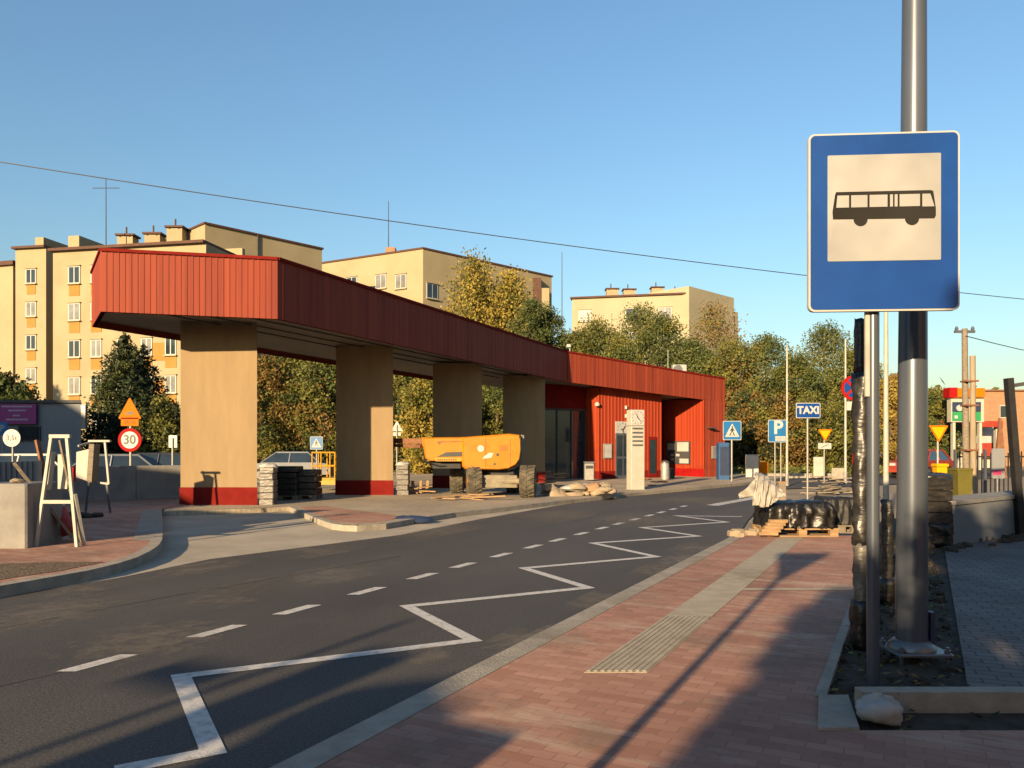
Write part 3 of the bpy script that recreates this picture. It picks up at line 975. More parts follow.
# birch and pines above the roof
broad_tree('birch', 'tall yellow birch with thin drooping branches rising above the canopy roof', 'tree', PX(474, 62), 62, PZ(244, 62), 7.0, ['leaf_birch', 'leaf_birch', 'leaf_olive'], 9000, .27, .12, None, 61, bark='bark_birch', droop=1.5, nclump=80, open_=.9)
broad_tree('birch', 'second yellow birch merging with the right side of the tallest birch', 'tree', PX(511, 63), 63, PZ(258, 63), 6.4, ['leaf_birch', 'leaf_olive', 'leaf_birch'], 8000, .27, .12, None, 63, bark='bark_birch', droop=1.5, nclump=70, open_=.9)
gp = 'pines and autumn trees behind the station'
defs = [
    (531, 58, 290, 4.2, 'pine', 'dark green pine at the right foot of the yellow birches', ['leaf_green', 'leaf_pine']),
    (548, 60, 298, 4.4, 'pine', 'slim green pine right of the yellow birch', ['leaf_pine', 'leaf_green']),
    (566, 66, 330, 4.2, 'pine', 'short dark pine above the joint of the dark and bright fascia', ['leaf_green', 'leaf_pine']),
    (582, 60, 326, 4.6, 'pine', 'low bushy pine behind the white roof floodlight', ['leaf_pine', 'leaf_olive']),
    (620, 58, 334, 4.6, 'pine', 'low olive pine over the middle of the bright red fascia', ['leaf_olive', 'leaf_pine']),
    (706, 57, 348, 4.4, 'pine', 'low pine right of the air conditioning unit', ['leaf_pine', 'leaf_green']),
    (598, 62, 312, 5.4, 'pine', 'bushy pine in front of the left half of the far pale block', ['leaf_pine', 'leaf_green', 'leaf_olive']),
    (640, 62, 300, 6.0, 'pine', 'tall pine in front of the far block, left of the bare reddish birch', ['leaf_pine', 'leaf_pine', 'leaf_green']),
    (662, 60, 308, 5.6, 'pine', 'wide pine over the roof just left of the air conditioning unit', ['leaf_pine', 'leaf_green', 'leaf_olive']),
    (690, 58, 335, 5.0, 'pine', 'low pine over the roof behind the air conditioning unit', ['leaf_green', 'leaf_pine']),
    (735, 55, 338, 5.2, 'autumn_tree', 'olive tree right of the red end wall', ['leaf_olive', 'leaf_pine', 'leaf_rust']),
    (766, 62, 330, 5.6, 'pine', 'pine above the blue parking sign', ['leaf_pine', 'leaf_green', 'leaf_olive']),
    (795, 56, 352, 4.8, 'autumn_tree', 'lower olive tree above the TAXI sign', ['leaf_olive', 'leaf_green']),
    (826, 64, 318, 6.2, 'pine', 'tallest pine above the orange give way sign', ['leaf_pine', 'leaf_green', 'leaf_olive']),
    (852, 58, 345, 5.0, 'pine', 'pine behind the wrapped post', ['leaf_pine', 'leaf_olive']),
    (748, 50, 392, 3.6, 'autumn_tree', 'small dark tree behind the pedestrian crossing sign', ['leaf_dark', 'leaf_green', 'leaf_rust']),
    (778, 48, 398, 3.8, 'autumn_tree', 'small rusty tree behind the parking sign', ['leaf_rust', 'leaf_olive', 'leaf_dark']),
    (812, 49, 400, 4.0, 'autumn_tree', 'small olive tree behind the TAXI sign post', ['leaf_olive', 'leaf_dark']),
    (843, 47, 404, 3.6, 'autumn_tree', 'small dark green tree right of the orange give way sign', ['leaf_dark', 'leaf_olive']),
    (893, 52, 372, 3.0, 'autumn_tree', 'golden tree seen between the thin pole and the thick lamp post', ['leaf_rust', 'leaf_birch']),
    (915, 60, 392, 4.0, 'autumn_tree', 'green tree hidden behind the thick lamp post', ['leaf_pine', 'leaf_olive']),
    (935, 58, 386, 3.6, 'autumn_tree', 'green tree just right of the thick lamp post', ['leaf_pine', 'leaf_green', 'leaf_olive']),
]
for i, (px_, d_, ty, w_, nm, lab, mats_) in enumerate(defs):
    broad_tree(nm, lab, 'tree', PX(px_, d_), d_, PZ(ty, d_), w_, mats_, 9500, .185, .08, gp, 70 + i, nclump=46)
broad_tree('bare_birch', 'nearly bare reddish birch in front of the far gable wall', 'tree', PX(714, 66), 66, PZ(294, 66), 6.4, ['leaf_bare', 'leaf_rust', 'leaf_olive'], 5200, .2, .12, None, 66, bark='bark_birch', droop=.8, nclump=60, open_=1.0)

# far wood closing the view
rg = np.random.default_rng(5)
pts = []
for k in range(230):
    px_ = rg.uniform(-600, 1700)
    d_ = rg.uniform(105, 150)
    X, Y, H = PX(px_, d_), d_, rg.uniform(5.5, 9.5)
    q = rg.normal(size=(60, 3)) * np.array([2.6, 2.0, H * .3]) + np.array([X, Y, H * .5])
    q[:, 2] = np.maximum(q[:, 2], 0)
    pts.append(q)
pts = np.concatenate(pts)
fw = leaf_cloud('distant_wood', pts, 1.5, ['leaf_green', 'leaf_olive', 'leaf_pine'], None, rg.integers(0, 3, len(pts)), 8)
tag(fw, 'far band of autumn woodland closing the horizon', 'woodland', kind='stuff')

# grass bank by the far trees
sheet('grass', [(PX(745, 46), 43, 0.02), (PX(860, 43), 43, 0.02), (PX(1000, 48), 56, .5), (PX(735, 52), 56, .5)], 'grass')
q = np.stack([RNG.uniform(8, 25, 2600), RNG.uniform(42.5, 50, 2600), RNG.uniform(.05, .45, 2600)], 1)
hd = leaf_cloud('ground_cover', q, .28, ['leaf_olive', 'leaf_green'], None, RNG.integers(0, 2, 2600), 4)
tag(hd, 'low yellow green ground cover below the trees by the far kerb', 'ground cover', kind='stuff')

# ------------------------------------------------------------------ apartment blocks
def windows_on(parent, o, ax, items, z0=None):
    """items: (u, z, w, h, kind) along the wall line"""
    for u, z, w, h, kd in items:
        fr = MB()
        fr.obox(o, ax, u - w / 2, u + w / 2, 0, .06, z - h / 2, z + h / 2)
        wdw = fr.build('window', 'white_frame', parent, True)
        pn = MB()
        g = .08
        n = 2 if w < 1.7 else 3
        pw = (w - g * (n + 1)) / n
        for k in range(n):
            ua = u - w / 2 + g + k * (pw + g)
            pn.obox(o, ax, ua, ua + pw, .03, .064, z - h / 2 + g, z + h / 2 - g)
        pn.build('pane', 'glass_curtain' if kd else 'glass_dark', wdw, True)
        MB().obox(o, ax, u - w / 2 - .06, u + w / 2 + .06, 0, .2, z - h / 2 - .07, z - h / 2).build('sill', 'facade_pale', wdw, True)
        MB().obox(o, ax, u - w / 2 - .05, u + w / 2 + .05, 0, .16, z + h / 2, z + h / 2 + .06).build('shadow_lintel', 'facade', wdw, True)  # ledges added below and above to shade the window like a recess


def chimney(parent, c, s, h):
    mb = MB()
    mb.box((c[0], c[1], c[2] + h / 2), (s, s * .8, h))
    ch = mb.build('chimney', 'facade', parent, True)
    cp = MB()
    cp.box((c[0], c[1], c[2] + h + .13), (s + .25, s * .8 + .25, .14))
    for k in (-.3, .3):
        cp.box((c[0] + k * s, c[1], c[2] + h + .02), (.15, s * .8, .14))
    cp.tube((c[0] - .1 * s, c[1], c[2] + h + .15), (c[0] - .1 * s, c[1], c[2] + h + .85), .07, .07, 6)
    cp.build('cap', 'roof_brown', ch, True)


# block 1
d0 = 56.0
bl = thing('apartment_block', 'cream apartment block with orange panels under its windows, behind the spruces', 'building', (PX(110, d0), d0, 0))
pa, pb = Vector((PX(53, 57), 57, 0)), Vector((PX(206, 54.6), 54.6, 0))
ax = (pb - pa).normalized()
Lf = (pb - pa).length
ztop = PZ(252, 57)
MB().obox(pa, ax, 0, Lf, -12, 0, -.1, ztop).build('wall', 'facade', bl, True)
MB().obox(pa, ax, -.15, Lf, -12, .35, ztop, ztop + .2).build('roof', 'roof_brown', bl, True)
its, pans = [], []
for px_, kk in ((72, 0), (97.5, 1), (128, 0), (155, 1), (182, 0)):
    u = (Vector((PX(px_, 56.4), 56.4, 0)) - pa).dot(ax)
    for r_ in range(6):
        z = PZ(274.5, 56.5) - r_ * 2.72
        if z < .8:
            continue
        its.append((u, z, 1.0 if px_ < 90 else .9, 1.3, (r_ + kk) % 2))
        pans.append((u, z - 1.12))
windows_on(bl, pa, ax, its)
for u, z in pans[:]:
    MB().obox(pa, ax, u - .45, u + .45, 0, .03, z - .42, z + .42).build('panel', 'panel_orange', bl, True)
for r_ in range(5):
    z = PZ(348, 56) - (r_ - 2) * 2.72 - 0
    u = (Vector((PX(161, 56), 56, 0)) - pa).dot(ax)
    MB().obox(pa, ax, u - .2, u + 1.3, 0, .028, z - 1.0, z + .3).build('panel', 'panel_orange', bl, True)
for px_, ty in ((128, 238), (155, 236.5), (177, 230)):
    zb = ztop + .28
    chimney(bl, (PX(px_, 60), 60, zb), 1.2, max(.5, PZ(ty, 60) - zb))
# attic parapet behind the roof edge
MB().obox(pa, ax, 4.5, Lf, -5.2, -4.8, ztop + .3, ztop + .9).build('parapet', 'facade', bl, True)
an = MB()
X = PX(106, 58)
an.tube((X, 58, ztop), (X, 58, PZ(179, 58)), .045, .03, 6)
an.tube((X - 1.0, 58, PZ(188, 58)), (X + 1.0, 58, PZ(188, 58)), .03, .03, 5)
an.build('antenna', 'roof_dark', bl, True)
# projecting stair side with thin recess, set back wing
pc, pd = Vector((PX(15.5, 62), 62, 0)), Vector((PX(46, 61.5), 61.5, 0))
ax2 = (pd - pc).normalized()
zt2 = PZ(249.5, 62)
MB().obox(pc, ax2, 0, (pd - pc).length, -10, 0, -.1, zt2).build('wing', 'facade', bl, True)
MB().obox(pc, ax2, -.15, (pd - pc).length + .05, -10, .3, zt2, zt2 + .18).build('wing_roof', 'roof_brown', bl, True)
MB().obox(pc, ax2, 0, .8, -9, -2, zt2 + .28, zt2 + 1.5).build('parapet', 'facade', bl, True)
MB().obox(pd, ax2, -.02, 1.0, -12, -2.4, -.1, zt2 + 1.6).build('stair_wall', 'facade', bl, True)
windows_on(bl, pc, ax2, [((pd - pc).length * .52, PZ(277, 62) - k * 2.65, .95, 1.2, k % 2) for k in range(6)])
for k in range(6):
    u = (pd - pc).length * .52
    z = PZ(277, 62) - k * 2.65 - 1.05
    MB().obox(pc, ax2, u - .4, u + .4, 0, .03, z - .4, z + .4).build('panel', 'panel_orange', bl, True)

b0 = thing('apartment_block', 'shaded cream apartment wall cut by the left edge of the picture', 'building', (PX(-30, 66), 66, 0))
pe, pf = Vector((PX(-90, 68), 68, 0)), Vector((PX(13, 65), 65, 0))
ax3 = (pf - pe).normalized()
MB().obox(pe, ax3, 0, (pf - pe).length, -10, 0, -.1, PZ(268, 66)).build('wall', 'facade', b0, True)
MB().obox(pe, ax3, 0, (pf - pe).length + .3, -10, .3, PZ(268, 66), PZ(268, 66) + .35).build('roof', 'roof_brown', b0, True)
windows_on(b0, pe, ax3, [(5.5, 14 - k * 2.7, 1.0, 1.3, k % 2) for k in range(5)])

# gable wall block right of the chimneys
g0, g1 = Vector((PX(205, 58.5), 58.5, 0)), Vector((PX(322, 66), 66, 0))
ag = (g1 - g0).normalized()
bg = thing('apartment_block', 'cream block with a blank windowless gable rising above the red canopy', 'building', g0)
zg = PZ(224, 58.5)
MB().obox(g0, ag, 0, (g1 - g0).length, -9, 0, -.1, zg).build('wall', 'facade', bg, True)
MB().obox(g0, ag, -.1, (g1 - g0).length + .1, -9, .12, zg, zg + .14).build('roof', 'roof_brown', bg, True)
MB().tube(g0 + ag * 4.3 + Vector((ag.y * .08, -ag.x * .08, 0)), g0 + ag * 4.3 + Vector((ag.y * .08, -ag.x * .08, zg)), .06, .06, 6).build('downpipe', 'roof_dark', bg, True)

# block 2
c0 = Vector((PX(423, 70), 70, 0))
cl_ = Vector((-22.5, 77.7, 0))
cr_ = Vector((4.2, 81.5, 0))
z2 = PZ(249, 70)
b2 = thing('apartment_block', 'cream corner block with a mast, left of the yellow birch', 'building', c0)
slab([c0, cr_, cr_ + Vector((-10, 12, 0)), cl_ + Vector((2, 12, 0)), cl_], -.1, z2).build('wall', 'facade', b2, True)
slab([c0 + Vector((0, -.12, 0)), cr_ + Vector((.15, 0, 0)), cr_ + Vector((-10, 12, 0)), cl_ + Vector((2, 12, 0)), cl_ + Vector((0, -.12, 0))], z2, z2 + .16).build('roof', 'roof_brown', b2, True)
axl = (c0 - cl_).normalized()
axr = (cr_ - c0).normalized()
Ll = (c0 - cl_).length


def u_of(o, a, px_):
    # where the sight line through pixel column px_ meets a wall line
    k = (px_ - HX) / F
    return (k * o.y - o.x) / (a.x - k * a.y)


its = []
for px_, py_ in ((381, 281.5), (401, 281.5), (352, 284), (338, 286)):
    u = u_of(cl_, axl, px_)
    d_ = cl_.y + axl.y * u
    for k in range(4):
        its.append((u, PZ(py_, d_) - k * 2.9, 1.25, 1.35, (k + px_) % 2))
windows_on(b2, cl_, axl, its)
u = u_of(c0, axr, 432)
windows_on(b2, c0, axr, [(u, PZ(291, 70.6) - k * 2.9, 1.3, 1.4, k % 2) for k in range(4)])
mb = MB()
X = PX(388.5, 74)
mb.tube((X, 74, z2), (X, 74, PZ(201, 74)), .05, .03, 6)
mb.build('antenna', 'roof_dark', b2, True)
MB().box((PX(391, 74), 74, z2 + .6), (.9, .9, 1.0)).build('chimney', 'brick_far', b2, True)
# stepped roof end right of the birch
MB().b2(PX(533, 80), PX(541, 80), 79.4, 84, 10, PZ(279, 80)).build('stair_tower', 'roof_brown', b2, True)
MB().b2(PX(541, 80), PX(549, 80), 79.5, 84, 10, PZ(289, 80)).build('lower_wing', 'facade', b2, True)
mb = MB()
mb.tube((PX(562, 82), 82, 12), (PX(562, 82), 82, PZ(252, 82)), .05, .03, 6)
tag(mb.build('mast', 'roof_dark'), 'thin grey mast right of the yellow birch top', 'mast')

# block 3
h0, h1 = Vector((PX(572, 97), 97, 0)), Vector((PX(690, 94), 94, 0))
ah = (h1 - h0).normalized()
zh = PZ(297.5, 96)
b3 = thing('apartment_block', 'farthest pale block with a row of chimneys and a tall gable behind the pines', 'building', h0)
MB().obox(h0, ah, 0, (h1 - h0).length, -11, 0, -.1, zh).build('wall', 'facade_pale', b3, True)
MB().obox(h0, ah, -.2, (h1 - h0).length, -11, .3, zh, zh + .22).build('roof', 'roof_brown', b3, True)
gw0, gw1 = Vector((PX(689, 93.5), 93.5, 0)), Vector((PX(734, 101), 101, 0))
agw = (gw1 - gw0).normalized()
MB().obox(gw0, agw, 0, (gw1 - gw0).length, -6, 0, -.1, PZ(286, 93.5)).build('gable', 'facade_pale', b3, True)
MB().obox(gw1, agw, -.2, 1.4, -6, -.2, -.1, PZ(311, 101)).build('lower_wing', 'facade_pale', b3, True)
for px_, ty in ((612, 290.5), (629, 291), (657, 289), (676, 293)):
    chimney(b3, (PX(px_, 99), 99, zh + .28), 1.5, max(.4, PZ(ty, 99) - zh - .28))
windows_on(b3, h0, ah, [(u_of(h0, ah, px_), PZ(315, 96) - k * 2.9, 1.6, 1.5, (k + px_) % 2) for px_ in (585, 632, 665) for k in range(3)])

# ------------------------------------------------------------------ bus station
st = thing('bus_station', 'bus station with red metal canopy on yellow columns and a red clad waiting room', 'building', (PX(420, 26), 26, 0))
A = dict(d=17.4, x=101, t=250.5, b=311.5)
B = dict(d=17.9, x=278, t=259.5, b=319)
C_ = dict(d=19.6, x=92, t=273, b=327)
E = dict(d=34.0, x=567, t=352, b=382)
Fp = dict(d=39.4, x=725, t=379, b=402.5)


def pt(q, k):
    return P(q['x'], q[k], q['d'])


def ribbed(p0t, p0b, p1t, p1b, pitch=.13, depth=.011, mb=None):
    """corrugated metal face between two vertical edges (outward to the right of travel)"""
    mb = mb or MB()
    Lh = (Vector((p1b.x, p1b.y, 0)) - Vector((p0b.x, p0b.y, 0))).length
    n = max(2, int(Lh / pitch))
    a = Vector((p1b.x - p0b.x, p1b.y - p0b.y, 0)).normalized()
    nn = Vector((a.y, -a.x, 0))
    prof = [(0, 0), (.55, 0), (.65, 1), (.92, 1), (1.0, 0)]
    cols_ = []
    for k in range(n):
        for u, o in prof[:-1]:
            cols_.append(((k + u) / n, o))
    cols_.append((1.0, 0))
    vs, fs = [], []
    for s, o in cols_:
        vs += [p0b.lerp(p1b, s) + nn * depth * o, p0t.lerp(p1t, s) + nn * depth * o]
    for i in range(len(cols_) - 1):
        fs.append((2 * i, 2 * i + 2, 2 * i + 3, 2 * i + 1))
    # back face
    o = len(vs)
    vs += [p0b - nn * .1, p0t - nn * .1, p1b - nn * .1, p1t - nn * .1]
    fs += [(o + 1, o + 3, o + 2, o), (0, 1, o + 1, o), (2 * len(cols_) - 2, o + 2, o + 3, 2 * len(cols_) - 1)]
    mb.add(vs, fs)
    return mb


At, Ab, Bt, Bb, Ct, Cb, Et, Eb, Ft, Fb = pt(A, 't'), pt(A, 'b'), pt(B, 't'), pt(B, 'b'), pt(C_, 't'), pt(C_, 'b'), pt(E, 't'), pt(E, 'b'), pt(Fp, 't'), pt(Fp, 'b')
fa = ribbed(At, Ab, Bt, Bb).build('front_fascia', 'fascia', st, True, fix=False)
ribbed(Ct, Cb, At, Ab).build('end_fascia', 'fascia', st, True, fix=False)
ribbed(Bt, Bb, Et, Eb, .25, .006).build('side_fascia', 'fascia', st, True, fix=False)
EFt, EFb = Et + (Ft - Et) * .003, Eb + (Fb - Eb) * .003
ribbed(EFt, EFb, Ft, Fb, .25, .006).build('building_fascia', 'fascia', st, True, fix=False)
# back of the canopy
Dt = Ct + (Et - Bt)
Db = Cb + (Eb - Bb)
ribbed(Dt, Db, Ct, Cb, .3).build('back_fascia', 'fascia', st, True, fix=False)
e_ = Vector((Ft.x - Et.x, Ft.y - Et.y, 0)).normalized()
nb_ = Vector((-e_.y, e_.x, 0))                      # into the building
Fbk = Vector((Ft.x, Ft.y, 0)) + nb_ * 8
Dk = Vector((Dt.x, Dt.y, 0))
# roof deck and soffit
def roofpt(q, dz):
    return Vector((q.x, q.y, q.z + dz))


rt = [At, Bt, Et, Ft, Vector((Fbk.x, Fbk.y, Ft.z)), Vector((Dk.x, Dk.y, Dt.z)), Ct]
mb = MB()
n = len(rt)
ins = sum(rt, Vector()) / n
deck = [roofpt(q, -.25) for q in rt]
mb.add(deck, [tuple(range(n))])
mb.build('roof', 'roof_dark', st, True, fix=False)
cop = MB()
for i in range(4 - 1):
    a, b = rt[i], rt[i + 1]
    t = Vector((b.x - a.x, b.y - a.y, 0)).normalized()
    nn = Vector((t.y, -t.x, 0))
    cop.hexa([a + nn * .05 + Vector((0, 0, -.02)), b + nn * .05 + Vector((0, 0, -.02)), b - nn * .2, a - nn * .2], [a + nn * .05 + Vector((0, 0, .05)), b + nn * .05 + Vector((0, 0, .05)), b - nn * .2 + Vector((0, 0, .05)), a - nn * .2 + Vector((0, 0, .05))])
a, b = Ct, At
cop.hexa([a + Vector((-.05, 0, -.02)), b + Vector((-.05, 0, -.02)), b + Vector((.2, .1, -.02)), a + Vector((.2, .1, -.02))], [a + Vector((-.05, 0, .05)), b + Vector((-.05, 0, .05)), b + Vector((.2, .1, .05)), a + Vector((.2, .1, .05))])
cop.build('coping', 'plinth_red', st, True)
so = [roofpt(Ab, .16), roofpt(Bb, .16), roofpt(Eb, .16), roofpt(Vector((Fb.x, Fb.y, Fb.z)), .16), Vector((Fbk.x, Fbk.y, Fb.z + .16)), Vector((Dk.x, Dk.y, Db.z + .16)), roofpt(Cb, .16)]
MB().add(so, [tuple(range(n - 1, -1, -1))]).build('soffit', 'soffit', st, True, fix=False)
# soffit joints and lamps
sj = MB()
dirc = (Eb - Bb)
wv = (Vector((Ab.x, Ab.y, 0)) - Vector((Bb.x, Bb.y, 0)))
for f_ in (.12, .34, .56, .78):
    p0 = Bb + wv * f_ + Vector((0, 0, .15)) + dirc * .02
    p1 = Eb + wv * f_ + Vector((0, 0, .15))
    sj.tube(p0, p1, .02, .02, 4)
sj.build('soffit_joints', 'roof_dark', st, True)
li = MB()
li.b2(PX(331, 19.9) - .14, PX(331, 19.9) + .22, 20.0, 20.25, PZ(294, 20), PZ(289, 20))
li.build('fascia_lamp', 'sign_red', st, True)

# columns
SOFF = 4.62
for i, (x0, x1, d_) in enumerate([(180.5, 257, 19.6), (336, 393, 23.8), (433, 482, 27.9), (503, 545, 32.2)]):
    X0, X1 = PX(x0, d_), PX(x1, d_)
    # sides follow a wedge plan that narrows to the back
    bx0, bx1 = X0 + .25, X0 + .25 + (X1 - X0) * .35
    top = SOFF + .14 - .28 * (d_ - 19) / 14 + .05
    cm = MB().hexa([(X0, d_, .55), (X1, d_, .55), (bx1, d_ + .9, .55), (bx0, d_ + .9, .55)], [(X0, d_, top), (X1, d_, top), (bx1, d_ + .9, top), (bx0, d_ + .9, top)])
    co = cm.build('column', 'render_yellow', st, True)
    pm = MB().hexa([(X0 - .02, d_ - .02, .06), (X1 + .02, d_ - .02, .06), (bx1 + .02, d_ + .92, .06), (bx0 - .02, d_ + .92, .06)], [(X0 - .02, d_ - .02, .55), (X1 + .02, d_ - .02, .55), (bx1 + .02, d_ + .92, .55), (bx0 - .02, d_ + .92, .55)])
    pm.build('plinth', 'plinth_red', co, True)

# waiting room
P1 = Vector((PX(599, 35.9), 35.9, 0))
zt = 4.3
up = Vector((0, 0, 1))


def vtop(q, z):
    return Vector((q.x, q.y, z))


Wr = P1 + e_ * 3.95
Wl = P1 + nb_ * 1.0
zc = lambda q: 4.2
pr = MB()
ribbed(vtop(Wl, 4.4), vtop(Wl, .45), vtop(P1, 4.4), vtop(P1, .45), .2, .02, pr)
ribbed(vtop(P1, 4.4), vtop(P1, .45), vtop(Wr, 4.2), vtop(Wr, .45), .2, .02, pr)
pr.build('waiting_room_wall', 'cladding', st, True, fix=False)
MB().add([vtop(P1, .05), vtop(Wr, .05), vtop(Wr + nb_ * 4, .05), vtop(P1 + nb_ * 4, .05), vtop(P1, 4.3), vtop(Wr, 4.15), vtop(Wr + nb_ * 4, 4.15), vtop(P1 + nb_ * 4, 4.3)],
         [(1, 2, 6, 5), (2, 3, 7, 6)]).build('side_wall', 'cladding', st, True, fix=False)
pl_ = MB()
pl_.obox(P1, e_, 0.0, 3.95, -.1, .012, .05, .47)
pl_.obox(Wl, -nb_, 0, 1.0 + .01, -.1, .012, .05, .47)
pl_.build('plinth', 'plinth_red', st, True)
# door, clock, notice boxes on the front wall
uo = lambda px_: u_of(P1, e_, px_)
dr = MB()
dr.obox(P1, e_, uo(615), uo(628.5), 0, .07, .1, 2.25)
dd = dr.build('door', 'steel_blue', st, True)
dg = MB()
ua, ub = uo(616), uo(628)
um = (ua + ub) / 2
dg.obox(P1, e_, ua, um - .04, .02, .075, .25, 1.05)
dg.obox(P1, e_, um + .04, ub, .02, .075, .25, 1.05)
dg.obox(P1, e_, ua, um - .04, .02, .075, 1.15, 2.15)
dg.obox(P1, e_, um + .04, ub, .02, .075, 1.15, 2.15)
dg.build('pane', 'glass_dark', dd, True)
dx = MB().obox(P1, e_, uo(648), uo(656), 0, .06, .1, 2.1)
d2 = dx.build('door', 'plinth_red', st, True)  # dark door added where the wall front lies in shade
MB().obox(P1, e_, uo(648.8), uo(655.2), .02, .066, .3, 1.95).build('pane', 'glass_dark', d2, True)
ck = MB().obox(P1, e_, uo(615), uo(628.5), 0, .06, PZ(438, 34.6), PZ(420, 34.6))
ckb = ck.build('clock_panel', 'sign_white', st, True)
hn = MB()
cx_ = (uo(615) + uo(628.5)) / 2
cz_ = PZ(429, 34.6)
ctr = P1 + e_ * cx_ + Vector((e_.y, -e_.x, 0)) * .068
for ang, ln, wd in ((50, .26, .06), (-65, .33, .05), (160, .12, .06)):
    dv = e_ * math.cos(R(ang)) + up * math.sin(R(ang))
    hn.tube(vtop(ctr, cz_), vtop(ctr, cz_) + dv * ln, wd / 2, wd / 3, 6)
for k in range(12):
    a_ = R(30 * k)
    dv = e_ * math.cos(a_) + up * math.sin(a_)
    hn.tube(vtop(ctr, cz_) + dv * .3, vtop(ctr, cz_) + dv * .35, .014, .014, 5)
hn.build('hands', 'sign_black', ckb, True)
nbx = MB().obox(P1, e_, uo(603), uo(611), 0, .08, PZ(459, 34.3), PZ(443.5, 34.3))
q = nbx.build('notice_case', 'galv', st, True)
MB().obox(P1, e_, uo(603.7), uo(610.3), .03, .086, PZ(458, 34.3), PZ(444.5, 34.3)).build('notice', 'sign_white', q, True)
lm = MB()
lm.lathe([(.0, -.1), (.11, -.08), (.12, .02), (.05, .1)], (P1.x - .1, P1.y - .18, PZ(402, 34)), 10)
lm.build('wall_lamp', 'sign_white', st, True)
lm = MB()
for py_ in (405, 414):
    lm.box(P1 + e_ * uo(625) + Vector((.03, -.06, PZ(py_, 34.6))), (.1, .1, .16))
lm.build('wall_lamp', 'sign_white', st, True)
# dark glass front between the fourth column and the waiting room
Gl = Wl - e_ * 3.4
gg = MB()
gg.obox(Gl, e_, 0, 3.4, -.1, 0, .1, 3.3)
go = gg.build('glass_front', 'glass_teal', st, True)
fr = MB()
for k in range(5):
    fr.obox(Gl, e_, k * .83, k * .83 + .06, -.05, .04, .1, 3.3)
fr.obox(Gl, e_, 0, 3.4, -.05, .05, 3.3, 3.4)
fr.build('frame', 'roof_dark', go, True)
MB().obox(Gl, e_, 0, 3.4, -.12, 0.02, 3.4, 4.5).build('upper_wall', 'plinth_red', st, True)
# right end block; its left side faces the sun
g_t = u_of(Vector((Eb.x, Eb.y, 0)), e_, 704)
Gp = Vector((Eb.x, Eb.y, 0)) + e_ * g_t
Fg = Vector((Fb.x, Fb.y, 0))
Gbk = Gp + nb_ * 2.9
zgf = lambda q: Eb.z + (Fb.z - Eb.z) * ((Vector((q.x, q.y, 0)) - Vector((Eb.x, Eb.y, 0))).dot(e_)) / (Vector((Fb.x - Eb.x, Fb.y - Eb.y, 0))).length
em = MB()
ribbed(vtop(Gbk, zgf(Gp) + .12), vtop(Gbk, .5), vtop(Gp, zgf(Gp) + .02), vtop(Gp, .5), .2, .012, em)
em.build('end_side_wall', 'cladding', st, True, fix=False)
em = MB()
ribbed(vtop(Gp, zgf(Gp) + .01), vtop(Gp, .05), vtop(Fg, zgf(Fg) + .01), vtop(Fg, .05), .2, .012, em)
ribbed(vtop(Fg, Ft.z), vtop(Fg, .05), vtop(Fg + nb_ * 8, Ft.z), vtop(Fg + nb_ * 8, .05), .3, .03, em)
em.build('end_wall', 'fascia', st, True, fix=False)
pl_ = MB()
pl_.obox(Gbk, -nb_, 0, 2.88, -.1, .02, .05, .5)
pl_.build('plinth', 'sign_red', st, True)
# back wall closing the recess, and the rest of the body
bw = MB()
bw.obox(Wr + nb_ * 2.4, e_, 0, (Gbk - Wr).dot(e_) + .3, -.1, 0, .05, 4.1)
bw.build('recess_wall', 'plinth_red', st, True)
bb = MB()
bb.obox(Vector((Fbk.x, Fbk.y, 0)), -e_, 0, (Fbk - Dk).dot(e_) * .42, -.1, 0, .05, Ft.z - .3)
bb.build('rear_wall', 'cladding', st, True)
# notice window on the sunlit side wall
an_ = -nb_
uu = lambda px_: u_of(Gbk, an_, px_)
q = MB().obox(Gbk, an_, uu(667.5), uu(690.5), 0, .07, PZ(464.5, 38.5), PZ(441, 38.5)).build('notice_window', 'roof_dark', st, True)
pp = MB()
for x0, x1, y0, y1 in ((678, 689.5, 442, 451.5), (668.5, 676, 443, 450), (672, 675, 454, 456.6), (677, 680.5, 454, 456.6), (672, 675, 458.6, 461), (680.5, 689.5, 459, 463.8)):
    pp.obox(Gbk, an_, uu(x0), uu(x1), .06, .075, PZ(y1, 38.5), PZ(y0, 38.5))
pp.build('paper_notices', 'sign_white', q, True)
uo2 = lambda px_: u_of(Gp, e_, px_)
q = MB().obox(Gp, e_, uo2(711), uo2(722), .03, .09, PZ(459, 37), PZ(446, 37)).build('timetable_case', 'galv', st, True)
MB().obox(Gp, e_, uo2(711.8), uo2(716), .05, .095, PZ(458, 37), PZ(447, 37)).build('pane', 'glass_curtain', q, True)
MB().obox(Gp, e_, uo2(706), uo2(712), .06, .35, PZ(427.5, 37), PZ(426.5, 37)).build('bracket', 'roof_dark', st, True)
